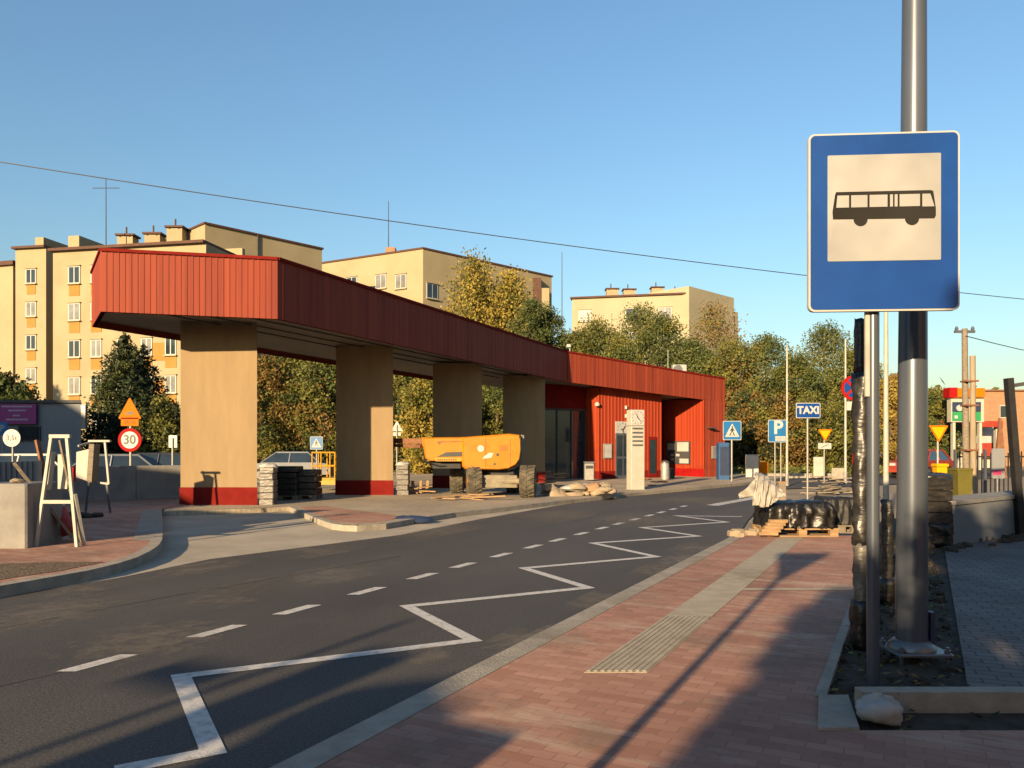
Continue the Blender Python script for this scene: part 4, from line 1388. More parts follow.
# things fixed on the roof
ac = thing('air_conditioning_unit', 'white air conditioning unit on the roof over the bright red fascia', 'air conditioner', (PX(679, 40.2), 40.2, PZ(376, 40.2) - .1))
MB().rbox((0, 0, .40), (.74, .4, .56), .03).build('casing', 'sign_back', ac)
MB().lathe([(.24, -.215), (.24, -.2)], (-.1, 0, .42), 20, 'Y').build('fan_grille', 'steel', ac)
MB().b2(-.3, -.24, -.2, .2, -.1, .12).build('foot', 'steel', ac)
MB().b2(.24, .3, -.2, .2, -.1, .12).build('foot', 'steel', ac)
fl = thing('roof_floodlight', 'small white floodlight on the roof edge where the dark and bright fascias meet', 'floodlight', (PX(570, 34.8), 34.8, PZ(357, 34.8)))
MB().tube((0, 0, 0), (0, 0, .42), .03, .03, 8).build('pole', 'steel', fl)
MB().rbox((-.06, -.05, .5), (.2, .16, .14), .03).build('lamp_head', 'sign_white', fl)
for px_, lab in ((617, 'thin vent pipe on the roof left of the air conditioning unit'), (668, 'thin aerial rod on the roof touching the air conditioning unit')):
    mb = MB().tube((PX(px_, 39.4), 39.4, PZ(380, 39.4) - .3), (PX(px_, 39.4), 39.4, PZ(363 if px_ < 650 else 350, 39.4)), .05 if px_ < 650 else .015, None, 8)
    tag(mb.build('roof_pipe', 'galv'), lab, 'pipe')

# ------------------------------------------------------------------ signs
def pole(t, h, r=.03, mat='galv', z0=-.05, y=0.04, x=0.0):
    return MB().tube((x, y, z0), (x, y, h), r, r, 12).build('pole', mat, t, smooth=True)


# bus stop sign
sd = 4.55
bs = thing('bus_stop_sign', 'large blue bus stop sign on a slim grey pole in the soil strip', 'road sign', (PX(877, sd), sd, PAVE - .03), R(-4))
hz = lambda y: PZ(y, sd) - (PAVE - .03)
SW, SH = .862, 1.05
cz_ = (hz(132.5) + hz(313)) / 2
cxs = .03
pole(bs, hz(140), .036, 'steel_blue', y=.06)
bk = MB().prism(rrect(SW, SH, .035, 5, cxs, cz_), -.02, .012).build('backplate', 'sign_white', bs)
MB().prism(rrect(SW - .022, SH - .022, .028, 5, cxs, cz_), -.0235, -.018).build('blue_face', 'sign_blue', bs)
wz = cz_ + .082
pw_, ph_ = .645, .625
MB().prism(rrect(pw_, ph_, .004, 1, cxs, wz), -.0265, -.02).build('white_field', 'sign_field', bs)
# bus pictogram drawn in sign units: local x right, z up
bx0, bz = cxs - pw_ / 2 + .03, wz + .095
busw, bush = .585, .165
B_ = lambda u, v: (bx0 + u * busw, bz + (v - 1) * bush)
body = [B_(0, .03), B_(-.005, .3), B_(.02, .9), B_(.03, 1.0), B_(.95, 1.0), B_(.975, .96), B_(1.0, .35), B_(1.0, .1), B_(.985, .0)]
pic = MB().prism(body, -.0295, -.022)
for u in (.27, .77):
    pic.prism(circ(.040, 20, bx0 + u * busw, bz - bush + .002), -.0293, -.0222)
pic.build('bus_symbol', 'bus_black', bs)
wn_ = MB()
for u0, u1, v0 in ((.03, .155, .44), (.176, .335, .44), (.356, .53, .44), (.555, .583, .44), (.600, .628, .44), (.648, .845, .44), (.868, .965, .42)):
    e = .0 if u1 < .9 else .02
    wn_.prism([B_(u0, v0), B_(u1 + e, v0), B_(u1 - e, .87), B_(u0 + (.012 if u0 < .1 else 0), .87)], -.0312, -.0235)
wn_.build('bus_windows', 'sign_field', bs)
MB().prism([(-.055, hz(396)), (-.030, hz(396)), (-.030, hz(313) + .02), (-.055, hz(313) + .02)], .03, .05).build('white_strip', 'white_metal', bs)  # thin white strip left of the pole, below the plate
cl = MB()
for zz in (cz_ - .3, cz_ + .3):
    cl.box((0, .045, zz), (.13, .10, .05))
cl.build('clamp', 'steel', bs)

# pedestrian crossing sign
def ped_sign(t, s, zc_, y=0.0):
    MB().prism(rrect(s, s * 1.04, s * .06, 4, 0, zc_), -.02, .005).build('plate', 'sign_white', t)
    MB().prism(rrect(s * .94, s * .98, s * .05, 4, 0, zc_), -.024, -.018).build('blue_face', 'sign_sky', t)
    MB().prism(rtri(s * .80, s * .74, s * .03, True, 0, zc_ + .02 * s), -.028, -.022).build('white_triangle', 'sign_white', t)
    f = MB()
    k = s
    f.prism(circ(.045 * k, 12, .01 * k, zc_ + .19 * k), -.032, -.026)
    f.prism([(-.05 * k, zc_ + .13 * k), (.06 * k, zc_ + .13 * k), (.05 * k, zc_ - .06 * k), (-.05 * k, zc_ - .06 * k)], -.0315, -.0265)
    f.prism([(-.05 * k, zc_ - .05 * k), (.0 * k, zc_ - .05 * k), (-.10 * k, zc_ - .27 * k), (-.16 * k, zc_ - .27 * k)], -.0325, -.0262)
    f.prism([(.0 * k, zc_ - .05 * k), (.05 * k, zc_ - .05 * k), (.15 * k, zc_ - .27 * k), (.09 * k, zc_ - .27 * k)], -.033, -.0258)
    f.prism([(-.04 * k, zc_ + .12 * k), (-.13 * k, zc_ - .03 * k), (-.10 * k, zc_ - .05 * k), (-.03 * k, zc_ + .06 * k)], -.0328, -.0256)
    f.prism([(.05 * k, zc_ + .12 * k), (.13 * k, zc_ - .01 * k), (.10 * k, zc_ - .03 * k), (.04 * k, zc_ + .05 * k)], -.0329, -.0254)
    f.build('walker_symbol', 'sign_black', t)


t = thing('pedestrian_crossing_sign', 'blue pedestrian crossing sign beside the red end wall', 'road sign', (PX(732, 33.5), 33.5, .05))
pole(t, PZ(425, 33.5) - .05, .04)
ped_sign(t, .80, PZ(430.5, 33.5) - .05)
t = thing('pedestrian_crossing_sign', 'small blue pedestrian crossing sign seen above the yellow lift basket', 'road sign', (PX(316.5, 36), 36, 0))
pole(t, PZ(440, 36), .035)
ped_sign(t, .58, PZ(443, 36))

t = thing('parking_sign', 'tall blue parking sign with a white P on two thin posts', 'road sign', (PX(777.5, 34), 34, .05))
hz = lambda y: PZ(y, 34) - .05
w_, h_ = 19 / F * 34, 22.5 / F * 34
zc_ = hz(431)
for x_ in (-.1, .16):
    pole(t, zc_, .03, x=x_)
MB().prism(rrect(w_, h_, .05, 4, 0, zc_), -.02, .005).build('plate', 'sign_white', t)
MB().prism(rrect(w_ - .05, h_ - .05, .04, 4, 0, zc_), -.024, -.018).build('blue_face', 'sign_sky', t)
text_mesh('P', .80, (.02, -.027, zc_ + .13), 'sign_white', t, bold=.025)
MB().prism(rrect(.46, .2, .01, 2, .12, zc_ - .33), -.026, -.022).build('white_field', 'sign_white', t)
cs = MB()
cs.prism([(-.06, zc_ - .37), (.26, zc_ - .37), (.26, zc_ - .33), (.18, zc_ - .32), (.13, zc_ - .27), (.0, zc_ - .27), (-.03, zc_ - .32), (-.06, zc_ - .33)], -.028, -.0245)
cs.build('car_symbol', 'sign_back', t)

t = thing('taxi_sign', 'blue TAXI sign in white capitals on a single pole', 'road sign', (PX(808, 23.2), 23.2, .05))
hz = lambda y: PZ(y, 23.2) - .05
pole(t, hz(411), .03)
zc_ = hz(410.5)
MB().prism(rrect(.735, .46, .04, 4, 0, zc_), -.02, .005).build('plate', 'sign_white', t)
MB().prism(rrect(.695, .42, .03, 4, 0, zc_), -.024, -.018).build('blue_face', 'sign_blue', t)
q = text_mesh('TAXI', .31, (0, -.027, zc_), 'sign_white', t, depth=.003, sx=.95, bold=.013)

# yield signs
def yield_sign(t, w, zc_, rim, face, back=False):
    h = w * .87
    if back:
        MB().prism(rtri(w, h, w * .05, True, 0, zc_), -.01, .01).build('plate', 'sign_back', t)
        MB().box((0, -.02, zc_ - .1 * w), (w * .6, .02, .04)).build('rail', 'galv', t)
        return
    MB().prism(rtri(w, h, w * .05, False, 0, zc_), -.015, .01).build('plate', rim, t)
    MB().prism(rtri(w * .72, h * .72, w * .03, False, 0, zc_ + h * .035), -.019, -.013).build('face', face, t)


t = thing('give_way_sign', 'orange give way sign with a white plate below, at the foot of the far trees', 'road sign', (PX(825, 34), 34, .05))
hz = lambda y: PZ(y, 34) - .05
pole(t, hz(430), .03, x=-.02)
yield_sign(t, .62, hz(435.5), 'sign_orange', 'sign_yellow')
MB().prism(rrect(.58, .26, .02, 3, -.02, hz(446)), -.02, .0).build('white_plate', 'sign_white', t)
MB().prism([(-.2, hz(447.6)), (-.14, hz(447.6)), (.18, hz(444.4)), (.12, hz(444.4))], -.024, -.019).build('arrow', 'sign_black', t)
t = thing('give_way_sign', 'bright yellow give way sign right of the thick lamp post', 'road sign', (PX(938.5, 22), 22, .05))
hz = lambda y: PZ(y, 22) - .05
pole(t, hz(434), .025, 'white_metal')
yield_sign(t, .56, hz(434), 'sign_orange', 'sign_yellow')
t = thing('sign_back', 'grey back of a triangular road sign right of the second column', 'road sign', (PX(397, 36), 36, 0))
pole(t, PZ(425, 36), .035, y=-.03)
yield_sign(t, .56, PZ(426, 36), None, None, True)
MB().prism(rrect(.36, .16, .02, 3, 0, PZ(434, 36)), -.01, .01).build('lower_plate', 'sign_back', t)

# no stopping sign, half behind the wrapped post
t = thing('no_stopping_sign', 'round red and blue no stopping sign half hidden by the wrapped post', 'road sign', (PX(853.5, 15), 15, .05))
hz = lambda y: PZ(y, 15) - .05
pole(t, hz(380), .03, x=.05)
MB().prism(circ(.245, 32, 0, hz(388)), -.02, .005).build('red_rim', 'sign_red', t)
MB().prism(circ(.19, 32, 0, hz(388)), -.025, -.018).build('blue_face', 'sign_blue', t)
bar = MB()
for a_ in (45, 135):
    c_, s_ = math.cos(R(a_)), math.sin(R(a_))
    pz = [(-.2, -.025), (.2, -.025), (.2, .025), (-.2, .025)]
    off = 0 if a_ == 45 else .001
    bar.prism([(u * c_ - v * s_, hz(388) + u * s_ + v * c_) for u, v in pz], -.029 - off, -.023)
bar.build('red_cross', 'sign_red', t)
MB().prism(rrect(.32, .17, .01, 3, .02, hz(406)), -.02, .0).build('white_plate', 'sign_white', t)
MB().prism(rrect(.2, .16, .01, 3, .1, hz(416)), -.02, .0).build('blue_plate', 'sign_blue', t)

# speed limit and bump signs behind the low wall
t = thing('speed_limit_sign', 'round white 30 sign with red rim under an orange triangle on one pole', 'road sign', (PX(130, 24.5), 24.5, 0))
hz = lambda y: PZ(y, 24.5)
pole(t, hz(402), .035, 'white_metal')
MB().prism(circ(.375, 40, 0, hz(440)), -.02, .005).build('red_rim', 'sign_red', t)
MB().prism(circ(.27, 40, 0, hz(440)), -.025, -.018).build('white_face', 'sign_white', t)
text_mesh('30', .40, (0, -.028, hz(440)), 'sign_black', t, depth=.003, bold=.008)
MB().prism(rtri(.76, .70, .05, True, 0, hz(408)), -.02, .005).build('warning_triangle', 'sign_orange', t)
MB().prism([(-.17, hz(414.4)), (.17, hz(414.4)), (.06, hz(412)), (.0, hz(411.4)), (-.06, hz(412))], -.025, -.018).build('bump_symbol', 'sign_black', t)
q = MB().prism(rrect(.56, .25, .02, 3, 0, hz(422)), -.02, .005).build('orange_plate', 'sign_orange', t)
MB().prism([(-.28, hz(418.4)), (.28, hz(418.4)), (.28, hz(417.6)), (-.28, hz(417.6))], -.024, -.018).build('plate_edge', 'sign_red', t)
text_mesh('50 m', .17, (0, -.025, hz(422)), 'rust', q, depth=.002)
t = thing('weight_limit_sign', 'round cream 3,5 t sign in front of the grey building', 'road sign', (PX(12, 23.5), 23.5, 0))
hz = lambda y: PZ(y, 23.5)
pole(t, hz(438), .03)
MB().prism(circ(.265, 36, 0, hz(438)), -.02, .005).build('rim', 'sign_back', t)
MB().prism(circ(.235, 36, 0, hz(438)), -.025, -.018).build('white_face', 'sign_white', t)
text_mesh('3,5t', .22, (0, -.028, hz(438)), 'sign_black', t, depth=.003)
t = thing('sign_back', 'small pale rectangular sign back above the wall beside the first column', 'road sign', (PX(173, 24), 24, 0))
pole(t, PZ(438, 24), .028, 'white_metal', y=-.03)
MB().prism(rrect(.26, .38, .02, 3, 0, PZ(441.5, 24)), -.01, .01).build('plate', 'sign_back', t)
t = thing('parking_sign', 'small blue parking sign at the left picture edge under the purple banner', 'road sign', (PX(2, 30), 30, 0))
pole(t, PZ(430, 30), .03)
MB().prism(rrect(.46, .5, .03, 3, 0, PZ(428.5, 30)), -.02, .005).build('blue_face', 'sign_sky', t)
text_mesh('P', .36, (.02, -.022, PZ(428.5, 30)), 'sign_white', t)

# ------------------------------------------------------------------ poles, lamp post, wires
LD = 5.3
lp = thing('lamp_post', 'thick grey steel lamp post rising out of the picture behind the bus stop sign', 'lamp post', (PX(911.5, LD), LD, PAVE - .03))
hz = lambda y: PZ(y, LD) - (PAVE - .03)
mb = MB()
mb.tube((0, 0, .05), (.02, 0, hz(0)), .104, .077, 28)
mb.tube((.02, 0, hz(0)), (.05, 0, 7.8), .077, .055, 28)
mb.build('shaft', 'steel_blue', lp, smooth=True)
MB().lathe([(.155, .0), (.15, .025), (.112, .06), (.10, .065)], (0, 0, .085), 28).build('base_collar', 'steel', lp, smooth=True)
q = MB().rbox((.02, 0, .072), (.37, .33, .022), .01).build('base_plate', 'steel', lp)
mb = MB()
for sx in (-1, 1):
    for sy in (-1, 1):
        mb.tube((.02 + sx * .155, sy * .13, -.02), (.02 + sx * .155, sy * .13, .12), .012, .012, 8)
        mb.tube((.02 + sx * .155, sy * .13, .084), (.02 + sx * .155, sy * .13, .104), .022, .022, 6)
mb.build('bolts', 'steel', q)
mb = MB().path([(.05, 0, 7.75), (-.4, 0.1, 8.05), (-1.2, .3, 8.15)], .035, 10)
mb.build('arm', 'steel', lp)
MB().rbox((-1.5, .38, 8.14), (.7, .26, .1), .03, Matrix.Rotation(R(165), 3, 'Z')).build('lamp_head', 'steel_blue', lp)
MB().b2(.10, .13, -.06, .1, .04, .34).build('cable', 'navy', lp)

wp = thing('wrapped_post', 'post wrapped in black and grey plastic film, left of the bus stop pole', 'post', (PX(861.5, 5.6), 5.6, PAVE - .03))
hz = lambda y: PZ(y, 5.6) - (PAVE - .03)


def wrapped(parent, name, mat, z0, z1, r, seed, n=16, steps=None, amp=.12, c=(0, 0)):
    rs = random.Random(seed)
    steps = steps or max(4, int((z1 - z0) / .05))
    vs, fs = [], []
    for k in range(steps + 1):
        z = z0 + (z1 - z0) * k / steps
        for i in range(n):
            a_ = 2 * math.pi * i / n
            rr = r * (1 + amp * math.sin(a_ * 3 + k * 1.3) * .4 + rs.uniform(-amp, amp) * .7)
            vs.append((c[0] + rr * math.cos(a_), c[1] + rr * math.sin(a_), z + rs.uniform(-.01, .01)))
    for k in range(steps):
        for i in range(n):
            j = (i + 1) % n
            fs.append((k * n + i, k * n + j, k * n + n + j, k * n + n + i))
    fs.append(tuple(range(n - 1, -1, -1)))
    fs.append(tuple(range(steps * n, steps * n + n)))
    return MB().add(vs, fs).build(name, mat, parent, smooth='full')


wrapped(wp, 'black_wrap', 'black_film', hz(374), hz(319), .050, 1)
wrapped(wp, 'grey_wrap', 'dark_film', hz(545), hz(373), .058, 2, amp=.3)
wrapped(wp, 'lower_wrap', 'grey_film', hz(640), hz(543), .056, 3, amp=.25)
wrapped(wp, 'black_foot', 'black_film', 0, hz(600), .075, 4, amp=.2)
w2 = thing('wrapped_post', 'shorter post in grey film between the bus stop pole and the lamp post', 'post', (PX(887, 7.2), 7.2, PAVE - .03))
hz2 = lambda y: PZ(y, 7.2) - (PAVE - .03)
wrapped(w2, 'grey_wrap', 'dark_film', 0.2, hz2(500), .05, 5, amp=.25)
wrapped(w2, 'black_foot', 'black_film', 0, .24, .07, 6, amp=.2)

for px_, d_, ty, r_, lab in ((787, 31, 346, .045, 'thin pale lamp pole between the parking and TAXI signs'), (845.5, 33, 340, .05, 'tall thin pale pole left of the no stopping sign'), (886, 13, 300, .045, 'pale thin pole just left of the thick lamp post')):
    t = thing('thin_pole', lab, 'pole', (PX(px_, d_), d_, .03))
    MB().tube((0, 0, 0), (0, 0, PZ(ty, d_)), r_ * 1.15, r_ * .7, 10).build('shaft', 'white_metal', t, smooth=True)
    MB().tube((0, 0, 0), (0, 0, .5), r_ * 1.5, r_ * 1.5, 10).build('base_sleeve', 'galv', t)
t = thing('utility_pole', 'weathered grey and ochre twin timber utility pole in front of the fuel station', 'utility pole', (PX(969, 19), 19, 0))
MB().tube((0, .1, 0), (-.05, .1, PZ(328, 19)), .085, .065, 12).build('concrete_post', 'wood_grey', t, smooth=True)
MB().tube((.09, -.03, 0), (.07, -.03, PZ(356, 19)), .075, .065, 12).build('timber_stub', 'pole_wood', t, smooth=True)
mb = MB()
for zz in (1.5, 2.6, 3.2):
    mb.box((.03, .03, zz), (.3, .3, .04))
mb.build('strap', 'rust', t)
mb = MB()
mb.box((-.05, .1, PZ(331, 19)), (.5, .06, .06))
for k in (-.2, .2):
    mb.lathe([(.03, 0), (.045, .04), (.02, .1)], (-.05 + k, .1, PZ(331, 19) + .03), 8)
mb.build('insulators', 'steel', t)

# overhead wire across the sky, hung between two poles outside the picture
ep0, ep1 = P(-190, 131, 15), P(1290, 322, 24)
mid_ = [(0, 157), (100, 172.5), (300, 205), (500, 235.5), (700, 260), (805, 272), (957, 287.5), (1024, 293)]
pts = []
N = 60
for k in range(N + 1):
    s = k / N
    q = ep0.lerp(ep1, s)
    q.z -= 4 * .42 * s * (1 - s)
    pts.append(q)
mb = MB().path(pts, .011, 5)
tag(mb.build('overhead_wire', 'sign_black'), 'single dark overhead wire sagging across the whole sky', 'wire')
for q, lab in ((ep0, 'timber pole at the left end of the long overhead wire'), (ep1, 'timber pole at the right end of the long overhead wire')):
    mb = MB().tube((q.x, q.y, -.1), (q.x, q.y, q.z + .3), .14, .09, 12)
    tag(mb.build('utility_pole', 'pole_wood', smooth=True), lab, 'utility pole')
pts = [P(966, 336, 19).lerp(P(1120, 356, 30), k / 8) - Vector((0, 0, .25 * math.sin(math.pi * k / 8))) for k in range(9)]
tag(MB().path(pts, .012, 5).build('overhead_wire', 'sign_black'), 'short wire leaving the twin timber utility pole to the right', 'wire')

# ------------------------------------------------------------------ left foreground: wall, blocks, stands, cars, building
cb = thing('concrete_block', 'large pale concrete block at the left edge, in front of the white A-frame stand', 'concrete block', (PX(-20, 10.95), 10.95, PAVE))
MB().rbox((-.12, .45, .46), (1.56, .9, .92), .025).build('block', 'conc_wall', cb)
MB().lump((.3, .35, .945), (.09, .08, .035), 3).build('mortar_lump', 'rubble', cb)
t = thing('low_wall', 'long low grey concrete wall in front of the parked cars', 'wall', (PX(100, 21), 21, PAVE - .02))
mb = MB()
L0 = PX(-60, 20.4)
xs = [L0 - PX(100, 21) + k * 2.02 for k in range(7)]
q0 = Vector((PX(-70, 19.0), 19.0, 0))
q1 = Vector((PX(181, 21.8), 21.8, 0))
aw = (q1 - q0).normalized()
n_ = 5
Lw = (q1 - q0).length
for k in range(n_):
    MB().obox(q0, aw, Lw * k / n_ + .006, Lw * (k + 1) / n_ - .006, -.25, 0, .05, 1.06).build('wall_section', 'conc_wall', t, True)
t = thing('metal_sheet_fence', 'pale corrugated metal sheet fence standing behind the concrete block', 'fence', (PX(5, 13.5), 13.5, PAVE))
ribbed(Vector((-1.1, 0, PZ(464, 13.5) - PAVE)), Vector((-1.1, 0, 0)), Vector((.56, .05, PZ(461, 13.5) - PAVE)), Vector((.56, .05, 0)), .09, .03).build('sheet', 'galv', t, fix=False)
MB().b2(-1.05, -1.0, .11, .15, 0, 1.15).build('post', 'steel', t)
MB().b2(.46, .51, .16, .2, 0, 1.2).build('post', 'steel', t)

sd1 = 11.15
t = thing('a_frame_stand', 'tall white metal A-frame stand with a single crossbar, in front of the leaning plank', 'stand', (PX(58, sd1), sd1, PAVE))
X_ = lambda px_: PX(px_, sd1) - PX(58, sd1)
Z_ = lambda py_: PZ(py_, sd1) - PAVE


def bar(mb, p, q, w=.05, d=.04):
    p, q = Vector(p), Vector(q)
    a_ = (q - p)
    rot = a_.to_track_quat('Z', 'Y').to_matrix()
    mb.box((p + q) / 2, (w, d, a_.length), rot)
    return mb


bar(MB(), (X_(36), 0, 0), (X_(51.5), 0, Z_(437)), .045).build('leg', 'white_metal', t)
bar(MB(), (X_(77), 0, 0), (X_(67), 0, Z_(437)), .045).build('leg', 'white_metal', t)
bar(MB(), (X_(80.5), .1, 0), (X_(75), .0, Z_(494)), .04).build('leg', 'white_metal', t)
MB().b2(X_(50), X_(70.5), -.03, .03, Z_(438), Z_(434.5)).build('top_bar', 'white_metal', t)
MB().b2(X_(42.5), X_(73), -.025, .02, Z_(503.5), Z_(500)).build('crossbar', 'white_metal', t)
bar(MB(), (X_(60), .55, 0), (X_(58), .05, Z_(440)), .028).build('leg', 'wood_grey', t)

t = thing('white_board', 'white board hung upright inside the tall A-frame stand', 'board', (PX(61, 11.35), 11.35, PAVE + PZ(489, 11.35) - PAVE))
MB().rbox((0, .05, .255), (.145, .03, .51), .006).build('panel', 'white_board', t)
MB().b2(.08, .16, .04, .1, .1, .32).build('red_clip', 'sign_red', t)
t = thing('white_board', 'narrow slanted white board at the left leg of the tall A-frame stand', 'board', (PX(49, 11.4), 11.4, PZ(490, 11.4)))
bar(MB(), (-.04, .05, 0), (.03, .05, .56), .11, .025).build('panel', 'white_board', t)
pk = bar(MB(), P(14, 463, 11.3), P(72, 537, 11.75), .14, .04)
tag(pk.build('plank', 'wood_grey'), 'weathered plank leaning diagonally against the concrete block', 'plank')
pk = bar(MB(), P(37, 440, 13.8), P(50, 500, 13.7), .07, .05)
tag(pk.build('post_stub', 'rust'), 'short rusty post sticking up behind the concrete block', 'post')
t = thing('rolled_sack', 'red and white rolled sack lying slanted behind the tall A-frame stand', 'sack', (PX(58, 11.9), 11.9, PAVE + .02))
rot = Matrix.Rotation(R(-58), 3, 'Y') @ Matrix.Rotation(0, 3, 'Z')
mb = MB()
prof = [(.02, -.30), (.11, -.28), (.14, -.1), (.15, .12), (.12, .28), (.03, .31)]
mm = MB().lathe(prof, (0, 0, 0), 14)
mm.v = [Matrix.Rotation(R(-28), 3, 'Y') @ q + Vector((.02, 0, .33)) for q in mm.v]
mm.build('sack', 'red_bag', t, smooth='full')
mm = MB().lathe([(.145, .12), (.158, .16), (.13, .30), (.05, .34)], (0, 0, 0), 14)
mm.v = [Matrix.Rotation(R(-28), 3, 'Y') @ q + Vector((.02, 0, .34)) for q in mm.v]
mm.build('white_end', 'white_bag', t, smooth='full')

sd2 = 16.9
t = thing('barrier_stand', 'smaller pale metal frame stand carrying white panels, before the low wall', 'stand', (PX(97, sd2), sd2, PAVE))
X_ = lambda px_: PX(px_, sd2) - PX(97, sd2)
Z_ = lambda py_: PZ(py_, sd2) - PAVE
MB().b2(X_(89), X_(110.5), -.04, .04, Z_(442), Z_(440)).build('top_bar', 'white_metal', t)
bar(MB(), (X_(86), -.3, Z_(446)), (X_(93), .1, Z_(441)), .04).build('hook', 'white_metal', t)
bar(MB(), (X_(109), 0, Z_(484)), (X_(105), 0, Z_(441)), .045).build('leg', 'white_metal', t)
bar(MB(), (X_(96), 0, Z_(482)), (X_(109), 0, Z_(484)), .045).build('crossbar', 'white_metal', t)
MB().hexa([(X_(79), -.12, Z_(477)), (X_(91), -.12, Z_(481)), (X_(91), -.05, Z_(481)), (X_(79), -.05, Z_(477))], [(X_(79.5), -.12, Z_(452)), (X_(92), -.12, Z_(449)), (X_(92), -.05, Z_(449)), (X_(79.5), -.05, Z_(452))]).build('panel', 'white_board', t)
MB().hexa([(X_(91.5), -.2, Z_(481)), (X_(96.5), -.2, Z_(482)), (X_(96.5), .05, Z_(482)), (X_(91.5), .05, Z_(481))], [(X_(94), -.2, Z_(444)), (X_(99), -.2, Z_(444)), (X_(99), .05, Z_(444)), (X_(94), .05, Z_(444))]).build('panel', 'wood_grey', t)
bar(MB(), (X_(88), -.1, 0), (X_(92), -.1, Z_(478)), .03).build('leg', 'steel_blue', t)
bar(MB(), (X_(108), .1, 0), (X_(104), .1, Z_(482)), .03).build('leg', 'steel_blue', t)
mb = MB()
for k in range(7):
    mb.lump((X_(84) + k * .13, -.9 + .2 * math.sin(k), .03), (.16, .14, .06), k)
tag(mb.build('rubble', 'soil_dark', t, smooth=True))

# grey building with banner
gb = thing('shop_building', 'flat roofed grey building with a purple banner at the left edge', 'building', (PX(20, 33), 33, 0))
Zt = PZ(403, 33)
slab([(PX(-180, 33), 33), (PX(81, 33), 33), (PX(80, 39), 39), (PX(-180, 33), 39)], -.05, Zt).build('wall', 'grey_wall', gb, True)
slab([(PX(-182, 33), 32.85), (PX(83, 33), 32.85), (PX(81, 39), 39.1), (PX(-182, 33), 39.1)], Zt, Zt + .12).build('roof_edge', 'roof_dark', gb, True)
MB().b2(PX(82.2, 33), PX(86.5, 33), 32.9, 33.1, PZ(429, 33), PZ(405, 33)).build('gutter', 'steel', gb, True)
w = MB().b2(PX(19, 33), PX(41, 33), 32.93, 33.0, PZ(441, 33), PZ(426, 33)).build('window', 'roof_dark', gb, True)
MB().b2(PX(20, 33), PX(40, 33), 32.92, 32.98, PZ(440, 33), PZ(427, 33)).build('pane', 'glass_dark', w, True)
bn = MB().b2(PX(-40, 32.8), PX(36, 32.8), 32.8, 32.9, PZ(424, 32.8), PZ(404, 32.8)).build('banner', 'purple', gb, True)
ml = MB()
for y_, x0, x1 in ((406.5, 2, 32), (410.5, 8, 26), (415.5, 13, 20), (419.5, 6, 28)):
    rs = random.Random(int(y_))
    x = x0
    while x < x1:
        w_ = rs.uniform(.8, 2.2)
        ml.b2(PX(x, 32.8), PX(min(x + w_, x1), 32.8), 32.79, 32.8, PZ(y_ + .8, 32.8), PZ(y_ - .8, 32.8))
        x += w_ + .5
ml.build('lettering', 'lilac', bn, True)

# parked cars (roofs seen over the wall)
def car(name, label, x, y, z, rz, mat):
    t = thing(name, label, 'car', (x, y, z), rz, 'cars parked behind the low wall')
    # side profile in x/z, length along local x
    lower = [(-2.05, .32), (-2.1, .62), (-2.0, .82), (-1.2, .93), (1.45, .93), (2.0, .86), (2.1, .6), (2.05, .32)]
    MB().prism(lower, -.83, .83).build('body', mat, t)
    b = MB()
    bot = [(-1.25, .93), (1.55, .93)]
    b.hexa([(-1.25, -.8, .92), (1.6, -.8, .92), (1.6, .8, .92), (-1.25, .8, .92)], [(-.55, -.62, 1.42), (1.0, -.62, 1.42), (1.0, .62, 1.42), (-.55, .62, 1.42)])
    b.build('cabin', 'glass_dark', t)
    r = MB().rbox((.22, 0, 1.44), (1.62, 1.26, .07), .03)
    for sx0, sx1 in ((-1.25, -.55), (1.6, 1.0), (.1, .15)):
        for s in (-1, 1):
            r.tube((sx0, s * .81, .93), (sx1, s * .63, 1.43), .035, .035, 6)
    r.build('roof', mat, t)
    for wx in (-1.3, 1.3):
        for s in (-1, 1):
            w = MB().lathe([(.2, -.09), (.31, -.1), (.32, 0), (.31, .1), (.2, .09)], (wx, s * .76, .32), 18, 'Y').build('wheel', 'black', t)
            MB().lathe([(.19, -.105), (.19, .105)], (wx, s * .76, .32), 12, 'Y').build('rim', 'steel', w)
    for s in (-1, 1):
        MB().rbox((-2.05, s * .6, .72), (.12, .3, .13), .03).build('headlight', 'sign_white', t)
        MB().rbox((2.05, s * .62, .75), (.1, .26, .15), .03).build('tail_light', 'sign_red', t)
    return t


car('parked_car', 'white car showing its roof over the metal sheet fence by the 3,5t sign', PX(22, 27), 27, -.12, R(12), 'car_white')
car('parked_car', 'pale silver car behind the wall left of the 30 sign pole', PX(110, 28), 28, -.14, R(20), 'car_silver')
car('parked_car', 'dark car behind the wall between the 30 sign and the first column', PX(158, 29), 29, -.1, R(15), 'car_dark')
car('parked_car', 'grey car glimpsed between the first and second columns', PX(290, 39), 39, -.1, R(5), 'car_silver')

